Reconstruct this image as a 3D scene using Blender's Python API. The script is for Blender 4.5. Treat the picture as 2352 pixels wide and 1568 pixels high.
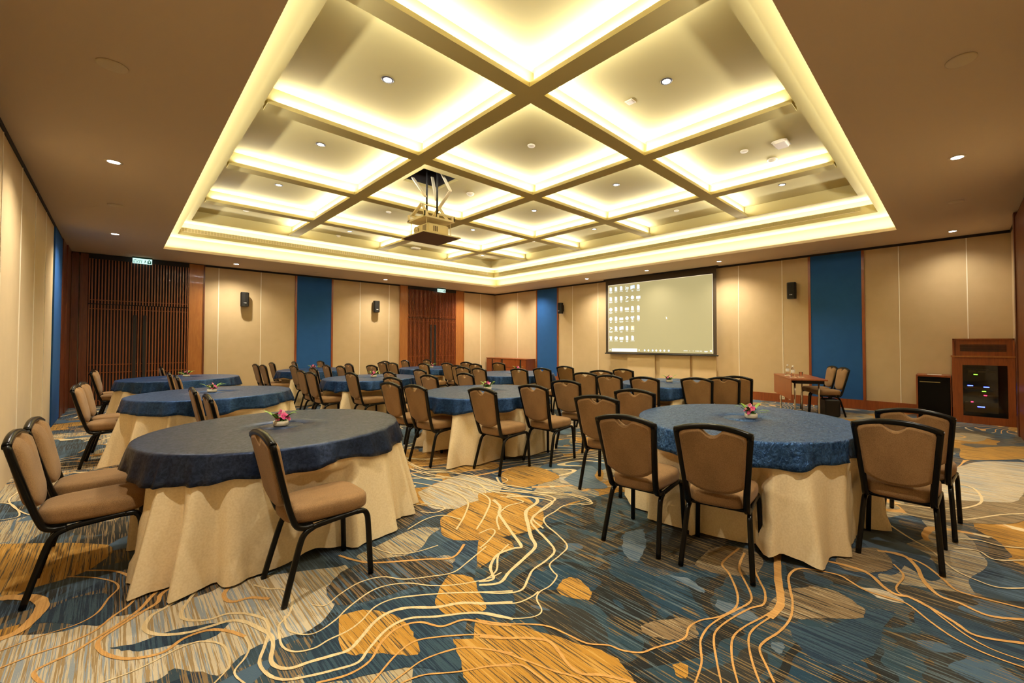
import bpy, math, random
import numpy as np
from mathutils import Vector, Matrix
for o in list(bpy.data.objects): bpy.data.objects.remove(o)
S = bpy.context.scene
COL = S.collection
PI = math.pi
R = math.radians

# ------------------------------------------------------------------ camera, world, exposure
YAW, PITCH, ROLL = 0.7675763, 0.0210707, -0.00053
cf = Vector((math.cos(YAW)*math.cos(PITCH), math.sin(YAW)*math.cos(PITCH), math.sin(PITCH)))
cr = Vector((math.sin(YAW), -math.cos(YAW), 0)); cu = cr.cross(cf)
cr2 = cr*math.cos(ROLL)+cu*math.sin(ROLL); cu2 = -cr*math.sin(ROLL)+cu*math.cos(ROLL)
cam_d = bpy.data.cameras.new('camera'); cam = bpy.data.objects.new('camera', cam_d); COL.objects.link(cam)
M3 = Matrix((cr2, cu2, -cf)).transposed()
cam.matrix_world = Matrix.Translation((0, 0, 1.45)) @ M3.to_4x4()
cam_d.sensor_fit = 'HORIZONTAL'; cam_d.sensor_width = 36
cam_d.lens = 36*964.777/2352
cam_d.shift_x = (1176-1267.38)/2352
cam_d.shift_y = (764.0-784)/2352
cam_d.clip_start = .05
S.camera = cam
W = bpy.data.worlds.new('world'); S.world = W; W.use_nodes = True
W.node_tree.nodes['Background'].inputs[0].default_value = (1, .8, .55, 1)
W.node_tree.nodes['Background'].inputs[1].default_value = 0.0
S.view_settings.view_transform = 'Standard'; S.view_settings.look = 'None'
S.view_settings.gamma = 1; S.view_settings.use_curve_mapping = False
S.view_settings.exposure = 0.35
S.cycles.use_denoising = True
S.cycles.adaptive_threshold = .02; S.cycles.max_bounces = 8; S.cycles.diffuse_bounces = 5; S.cycles.glossy_bounces = 3
S.cycles.transmission_bounces = 5; S.cycles.sample_clamp_indirect = 6
S.cycles.caustics_reflective = False; S.cycles.caustics_refractive = False

# room, metres.  camera at the origin; X towards the screen wall, Y towards the wall with the two doors
XL, XS, YR, YD, ZC = -.76, 11.1, -.72, 14.05, 3.45
OX0, OX1, OY0, OY1 = .67, 9.69, .75, 12.25          # opening in the low ceiling
AX0, AX1, AY0, AY1 = .88, 9.45, .99, 12.04          # first step of the cove
CX0, CX1, CY0, CY1 = 1.085, 9.2, 1.245, 11.86       # coffered field
ZB, ZT = 4.07, 4.29                                 # beam underside, coffer ceiling
BX = [3.02, 5.23, 7.43]                             # beams running along Y
BY = [3.233, 5.515, 7.797, 10.079]                  # beams running along X

COVE = (.93, .94, 1.0)
E1, E2, EB = 8.0, 7.2, 9.5      # watts per metre: outer cove, inner cove, beams
def strip(name, a, b, z, w, power, tilt=(0, 0, 0)):
    a = Vector((a[0], a[1], z)); b = Vector((b[0], b[1], z)); L = (b-a).length
    d = bpy.data.lights.new(name, 'AREA'); d.shape = 'RECTANGLE'; d.size = L; d.size_y = w
    d.energy = power*L; d.color = COVE
    o = bpy.data.objects.new(name, d); COL.objects.link(o)
    x = (b-a).normalized(); n = Vector(tilt)+Vector((0, 0, 1)); n.normalize()
    zz = -n; yy = zz.cross(x).normalized()
    o.matrix_world = Matrix.Translation((a+b)/2) @ Matrix((x, yy, zz)).transposed().to_4x4()
    return o
def ring_strips(x0, y0, x1, y1, out, z, w, p, k):
    g = .05
    strip('cove_strip', (x0-out, y0-out+g), (x0-out, y1+out-g), z, w, p, (k, 0, 0))
    strip('cove_strip', (x1+out, y0-out+g), (x1+out, y1+out-g), z, w, p, (-k, 0, 0))
    strip('cove_strip', (x0-out+g, y0-out), (x1+out-g, y0-out), z, w, p, (0, k, 0))
    strip('cove_strip', (x0-out+g, y1+out), (x1+out-g, y1+out), z, w, p, (0, -k, 0))
ring_strips(OX0, OY0, OX1, OY1, .10, 3.525, .03, E1, .0)
ring_strips(AX0, AY0, AX1, AY1, .09, 3.925, .03, E2, .0)
xs = [CX0]+BX+[CX1]; ys = [CY0]+BY+[CY1]
for y in BY:
    for s in (-1, 1):
        for i in range(len(xs)-1):
            strip('beam_strip', (xs[i]+.12, y+s*.08), (xs[i+1]-.12, y+s*.08), ZB+.058, .02, EB, (0, s*.35, 0))
for x in BX:
    for s in (-1, 1):
        for i in range(len(ys)-1):
            strip('beam_strip', (x+s*.08, ys[i]+.12), (x+s*.08, ys[i+1]-.12), ZB+.058, .02, EB, (s*.35, 0, 0))

# ------------------------------------------------------------------ materials
def lin(*c):
    return tuple((v/255/12.92 if v/255 <= .04045 else ((v/255+.055)/1.055)**2.4) for v in c)+(1,)
def mat(name, col=(.8, .8, .8, 1), rough=.6, metal=0, spec=.5, emit=None, es=0, sheen=0, coat=0, trans=0):
    m = bpy.data.materials.new(name); m.use_nodes = True
    b = m.node_tree.nodes['Principled BSDF']
    b.inputs['Base Color'].default_value = tuple(col)[:3]+(1,)
    b.inputs['Roughness'].default_value = rough; b.inputs['Metallic'].default_value = metal
    b.inputs['Specular IOR Level'].default_value = spec
    b.inputs['Sheen Weight'].default_value = sheen; b.inputs['Coat Weight'].default_value = coat
    b.inputs['Transmission Weight'].default_value = trans
    if emit: b.inputs['Emission Color'].default_value = tuple(emit)[:3]+(1,); b.inputs['Emission Strength'].default_value = es
    return m
class NT:
    def __init__(s, m): s.t = m.node_tree; s.b = s.t.nodes['Principled BSDF']
    def n(s, typ, **kw):
        o = s.t.nodes.new(typ)
        for k, v in kw.items(): setattr(o, k, v)
        return o
    def l(s, a, b): s.t.links.new(a, b)
    def coord(s, scale=(1, 1, 1), loc=(0, 0, 0), kind='Object'):
        c = s.n('ShaderNodeTexCoord'); m = s.n('ShaderNodeMapping')
        m.inputs['Scale'].default_value = scale; m.inputs['Location'].default_value = loc
        s.l(c.outputs[kind], m.inputs['Vector']); return m.outputs[0]
    def noise(s, vec, scale=1, detail=2, dist=0, rough=.5):
        o = s.n('ShaderNodeTexNoise'); o.inputs['Scale'].default_value = scale; o.inputs['Detail'].default_value = detail
        o.inputs['Distortion'].default_value = dist; o.inputs['Roughness'].default_value = rough
        s.l(vec, o.inputs['Vector']); return o.outputs['Fac']
    def math(s, op, a, b=None, c=None):
        o = s.n('ShaderNodeMath', operation=op)
        for i, v in enumerate((a, b, c)):
            if v is None: continue
            if isinstance(v, (int, float)): o.inputs[i].default_value = v
            else: s.l(v, o.inputs[i])
        return o.outputs[0]
    def mix(s, f, a, b):
        o = s.n('ShaderNodeMix', data_type='RGBA')
        for inp, v in ((o.inputs['Factor'], f), (o.inputs['A'], a), (o.inputs['B'], b)):
            if isinstance(v, (int, float)): inp.default_value = v
            elif isinstance(v, tuple): inp.default_value = v
            else: s.l(v, inp)
        return o.outputs['Result']
    def ramp(s, f, stops, interp='LINEAR'):
        o = s.n('ShaderNodeValToRGB'); r = o.color_ramp; r.interpolation = interp
        while len(r.elements) < len(stops): r.elements.new(.5)
        for e, (p, c) in zip(r.elements, stops): e.position = p; e.color = tuple(c)[:3]+(1,)
        s.l(f, o.inputs['Fac']); return o.outputs[0]
    def bump(s, h, strength=.3, dist=.01):
        o = s.n('ShaderNodeBump'); o.inputs['Strength'].default_value = strength; o.inputs['Distance'].default_value = dist
        s.l(h, o.inputs['Height']); s.l(o.outputs[0], s.b.inputs['Normal'])

def wood(name, c1, c2, scale=(14, 14, 1.2), rough=.38, coat=.15):
    m = mat(name, c1, rough, coat=coat); t = NT(m)
    v = t.coord(scale); f = t.noise(v, 2.2, 5, 1.2, .6)
    t.l(t.ramp(f, [(.3, c1), (.7, c2)]), t.b.inputs['Base Color'])
    return m
def fabric(name, c1, c2, rough=.9, s=260, sheen=.25, bump=.25, big=0):
    m = mat(name, c1, rough, spec=.2, sheen=sheen); t = NT(m)
    v = t.coord((1, 1, 1)); f = t.noise(v, s, 2, 0, .6); g = t.noise(v, 5, 3)
    h = t.math('ADD', t.math('MULTIPLY', f, .7), t.math('MULTIPLY', g, .3))
    t.l(t.ramp(h, [(.38, c1), (.62, c2)]), t.b.inputs['Base Color'])
    t.bump(f, bump, .002)
    return m
M = {}
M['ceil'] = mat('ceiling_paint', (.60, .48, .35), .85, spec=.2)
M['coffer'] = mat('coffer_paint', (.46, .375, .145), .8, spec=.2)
M['black_gap'] = mat('shadow_gap', (.012, .009, .007), .8)
M['wall'] = fabric('wall_fabric', (.50, .375, .215, 1), (.56, .42, .25, 1), .9, 420, .1, .15)
M['panel'] = fabric('panel_fabric', (.55, .41, .235, 1), (.61, .46, .27, 1), .9, 420, .1, .15)
M['blue_wall'] = fabric('blue_wall_fabric', (.016, .078, .26, 1), (.020, .095, .32, 1), .85, 420, .0, .2)
M['groove'] = mat('brushed_strip', (.90, .84, .70), .3, 0, spec=.8)
M['wood'] = wood('red_wood', (.19, .040, .008, 1), (.29, .070, .013, 1))
M['wood_dark'] = wood('dark_red_wood', (.085, .020, .007, 1), (.14, .034, .011, 1))
M['wood_gold'] = wood('golden_wood', (.30, .10, .022, 1), (.40, .15, .035, 1))
M['void'] = mat('dark_recess', (.010, .006, .004), .7)
M['metal'] = mat('black_metal', (.004, .0035, .003), .26, .0, spec=.22)
M['chair'] = fabric('chair_fabric', (.17, .095, .040, 1), (.31, .178, .082, 1), .85, 330, .08, .35)
M['cream'] = mat('cream_cloth', (.80, .66, .43), .42, spec=.4)
t = NT(M['cream']); v = t.coord(); f = t.noise(v, 90, 2); t.l(t.ramp(f, [(.35, (.78, .635, .40)), (.65, (.86, .72, .49))]), t.b.inputs['Base Color']); t.bump(t.noise(v, 90, 3), .12, .004)
def bluecloth(name, amt, c1, c2):
    m = mat(name, (.03, .08, .17), .34, metal=.55, spec=.3); m.node_tree.nodes['Principled BSDF'].inputs['Sheen Tint'].default_value = (.25, .5, 1, 1); t = NT(m); v = t.coord()
    f = t.noise(v, 42, 4, .8, .6); g = t.noise(v, 4, 3, .5)
    t.l(t.ramp(f, [(.36, c1), (.64, c2)]), t.b.inputs['Base Color'])
    t.l(t.ramp(f, [(.35, (.46,)*3), (.65, (.34,)*3)]), t.b.inputs['Roughness'])
    g2 = t.noise(t.coord((9, 15, 9)), 1.6, 3, 1.2) if amt > .3 else g
    t.bump(t.math('ADD', f, t.math('MULTIPLY', g2, 2.2 if amt > .3 else 1.5)), amt, .014)
    return m
M['blue'] = bluecloth('blue_damask', .18, (.006, .026, .09), (.024, .070, .20))
M['blue_dark'] = bluecloth('dark_blue_damask', .18, (.009, .017, .046), (.026, .043, .10))
M['blue_rough'] = bluecloth('blue_crinkled_damask', .55, (.008, .034, .11), (.038, .105, .27))
M['white'] = mat('white_ceramic', (.80, .74, .62), .3, coat=.3)
M['petal'] = mat('magenta_petal', (.50, .015, .17), .5, sheen=.2)
M['petal_w'] = mat('pale_petal', (.85, .42, .52), .5)
M['leaf'] = mat('green_leaf', (.16, .30, .03), .5)
M['leaf_d'] = mat('dark_leaf', (.06, .14, .02), .5)
M['yellow'] = mat('yellow_lip', (.75, .42, .06), .5)
M['plastic'] = mat('black_plastic', (.009, .008, .007), .45, spec=.35)
M['chrome'] = mat('warm_chrome', (.75, .66, .52), .25, 1)
M['offwhite'] = mat('off_white_plastic', (.68, .60, .42), .5)
M['liftwhite'] = mat('cream_painted_steel', (.80, .70, .46), .45)
M['brownboard'] = mat('brown_board', (.13, .055, .022), .7)
M['lamp'] = mat('lit_lens', (1, 1, 1), .3, emit=(1, .95, .88), es=14)
M['glassdark'] = mat('dark_glass', (.006, .006, .006), .08, spec=.6)
M['mirror'] = mat('dark_glass_door', (.02, .018, .015), .05, .0, spec=.9, coat=1)
M['sign'] = mat('sign_white', (.8, .95, .9), .4, emit=(.62, 1, .92), es=.85)
M['signg'] = mat('sign_green', (.0, .05, .035), .4, emit=(.0, .10, .06), es=.4)
M['border'] = mat('screen_border', (.055, .036, .018), .8)
M['smoke'] = mat('smoked_glass', (.35, .33, .3), .03, trans=1)
M['device'] = mat('device_metal', (.22, .19, .12), .35, .6)
M['gloss'] = mat('gloss_black', (.003, .003, .003), .25, spec=.12)
M['chrome_dim'] = mat('dull_brass', (.35, .30, .15), .4, .8)
M['vent_brown'] = mat('vent_brown', (.12, .08, .04), .6)
def led(n, c, s): return mat(n, c, .4, emit=c, es=s)
M['blue_led'] = led('blue_led', (.05, .08, 1), 9); M['green_led'] = led('green_led', (.25, 1, .05), 3); M['red_led'] = led('red_led', (1, .03, .10), 4)
M['clear'] = mat('clear_plastic', (.95, .93, .9), .08, trans=1)
M['clear'].node_tree.nodes['Principled BSDF'].inputs['IOR'].default_value = 1.12
M['label'] = mat('white_label', (.85, .85, .82), .5)
M['paper'] = mat('paper', (.85, .82, .74), .7)
M['grille'] = mat('grille_slat', (.78, .66, .34), .5)

# ------------------------------------------------------------------ mesh helpers
class MB:
    def __init__(s): s.v = []; s.f = []; s.m = []; s.sm = []
    def add(s, vs, fs, mi=0, smooth=False):
        b = len(s.v); s.v += [tuple(p) for p in vs]
        for f in fs: s.f.append([i+b for i in f]); s.m.append(mi); s.sm.append(smooth)
    def box(s, x0, x1, y0, y1, z0, z1, mi=0):
        s.add([(x, y, z) for x in (x0, x1) for y in (y0, y1) for z in (z0, z1)],
              [(0, 1, 3, 2), (4, 6, 7, 5), (0, 4, 5, 1), (2, 3, 7, 6), (0, 2, 6, 4), (1, 5, 7, 3)], mi)
    def rbox(s, x0, x1, y0, y1, z0, z1, r=.005, mi=0):      # box with bevelled vertical and horizontal edges (3 rings)
        def ring(i, z): 
            a, b, c, d = x0+i, x1-i, y0+i, y1-i; q = r
            return [(a+q, c, z), (b-q, c, z), (b, c+q, z), (b, d-q, z), (b-q, d, z), (a+q, d, z), (a, d-q, z), (a, c+q, z)]
        s.loft([ring(r, z0), ring(0, z0+r), ring(0, z1-r), ring(r, z1)], mi, True, True, False)
    def loft(s, rings, mi=0, cap0=True, cap1=True, smooth=True, closed=True):
        n = len(rings[0]); vs = [p for r in rings for p in r]; fs = []
        for k in range(len(rings)-1):
            for i in range(n if closed else n-1):
                j = (i+1) % n
                fs.append((k*n+i, k*n+j, (k+1)*n+j, (k+1)*n+i))
        s.add(vs, fs, mi, smooth)
        b = len(s.v)-len(vs)
        if cap0: s.f.append([b+i for i in reversed(range(n))]); s.m.append(mi); s.sm.append(False)
        if cap1: s.f.append([b+(len(rings)-1)*n+i for i in range(n)]); s.m.append(mi); s.sm.append(False)
    def fan(s, ring, c, mi=0, smooth=True):
        n = len(ring); s.add(list(ring)+[c], [(i, (i+1) % n, n) for i in range(n)], mi, smooth)
    def tube(s, path, rx, ry=None, seg=8, ref=(0, 0, 1), mi=0, sq=2.0, smooth=True, taper=None):
        ry = ry or rx; P = [Vector(p) for p in path]; ref = Vector(ref); rings = []
        for i, p in enumerate(P):
            t = (P[min(i+1, len(P)-1)]-P[max(i-1, 0)]).normalized()
            a = t.cross(ref)
            if a.length < 1e-4: a = t.cross(Vector((1, 0, 0)))
            a.normalize(); b = a.cross(t); k = taper[i] if taper else 1
            ring = []
            for j in range(seg):
                th = 2*PI*(j+.5)/seg; c, d = math.cos(th), math.sin(th)
                c = math.copysign(abs(c)**(2/sq), c); d = math.copysign(abs(d)**(2/sq), d)
                ring.append(tuple(p+a*(c*rx*k)+b*(d*ry*k)))
            rings.append(ring)
        s.loft(rings, mi, True, True, smooth)
    def lathe(s, prof, c=(0, 0, 0), seg=24, mi=0, cap0=True, cap1=True, smooth=True):
        s.loft([[(c[0]+r*math.cos(2*PI*i/seg), c[1]+r*math.sin(2*PI*i/seg), c[2]+z) for i in range(seg)] for r, z in prof], mi, cap0, cap1, smooth)
    def xf(s, m):
        s.v = [tuple(m @ Vector(p)) for p in s.v]; return s
    def build(s, name, mats, parent=None, loc=(0, 0, 0)):
        me = bpy.data.meshes.new(name); me.from_pydata(s.v, [], s.f)
        for m in (mats if isinstance(mats, (list, tuple)) else [mats]): me.materials.append(M[m] if isinstance(m, str) else m)
        me.polygons.foreach_set('material_index', s.m); me.polygons.foreach_set('use_smooth', s.sm); me.update()
        o = bpy.data.objects.new(name, me); COL.objects.link(o); o.parent = parent; o.location = loc
        return o
def tag(o, label=None, cat=None, group=None, kind=None):
    if label: o['label'] = label
    if cat: o['category'] = cat
    if group: o['group'] = group
    if kind: o['kind'] = kind
    return o
def empty(name, loc=(0, 0, 0), rz=0):
    o = bpy.data.objects.new(name, None); COL.objects.link(o); o.location = loc; o.rotation_euler = (0, 0, rz)
    o.empty_display_size = .1; return o
def struct(o, label=None): o['kind'] = 'structure'; return o
def dup(root):
    r = root.copy(); COL.objects.link(r)
    for k in ('label',):
        if k in r: del r[k]
    for ch in root.children:
        c = ch.copy(); COL.objects.link(c); c.parent = r
        for g in ch.children:
            d = g.copy(); COL.objects.link(d); d.parent = c
    return r
def smooth_path(pts, n=6):
    P = [Vector(p) for p in pts]; out = []
    for i in range(len(P)-1):
        p0, p1, p2, p3 = P[max(i-1, 0)], P[i], P[i+1], P[min(i+2, len(P)-1)]
        for k in range(n):
            t = k/n; out.append(.5*((2*p1)+(p2-p0)*t+(2*p0-5*p1+4*p2-p3)*t*t+(3*p1-p0-3*p2+p3)*t**3))
    out.append(P[-1]); return out
def text_mesh(txt, size, name, m, parent, mw, depth=.001):
    c = bpy.data.curves.new(name, 'FONT'); c.body = txt; c.size = size; c.align_x = 'CENTER'; c.align_y = 'CENTER'; c.extrude = depth
    o = bpy.data.objects.new(name, c); COL.objects.link(o)
    dg = bpy.context.evaluated_depsgraph_get(); me = bpy.data.meshes.new_from_object(o.evaluated_get(dg)); bpy.data.objects.remove(o)
    me.materials.clear(); me.materials.append(M[m]); o = bpy.data.objects.new(name, me); COL.objects.link(o)
    o.parent = parent; o.matrix_local = mw; return o
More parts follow.
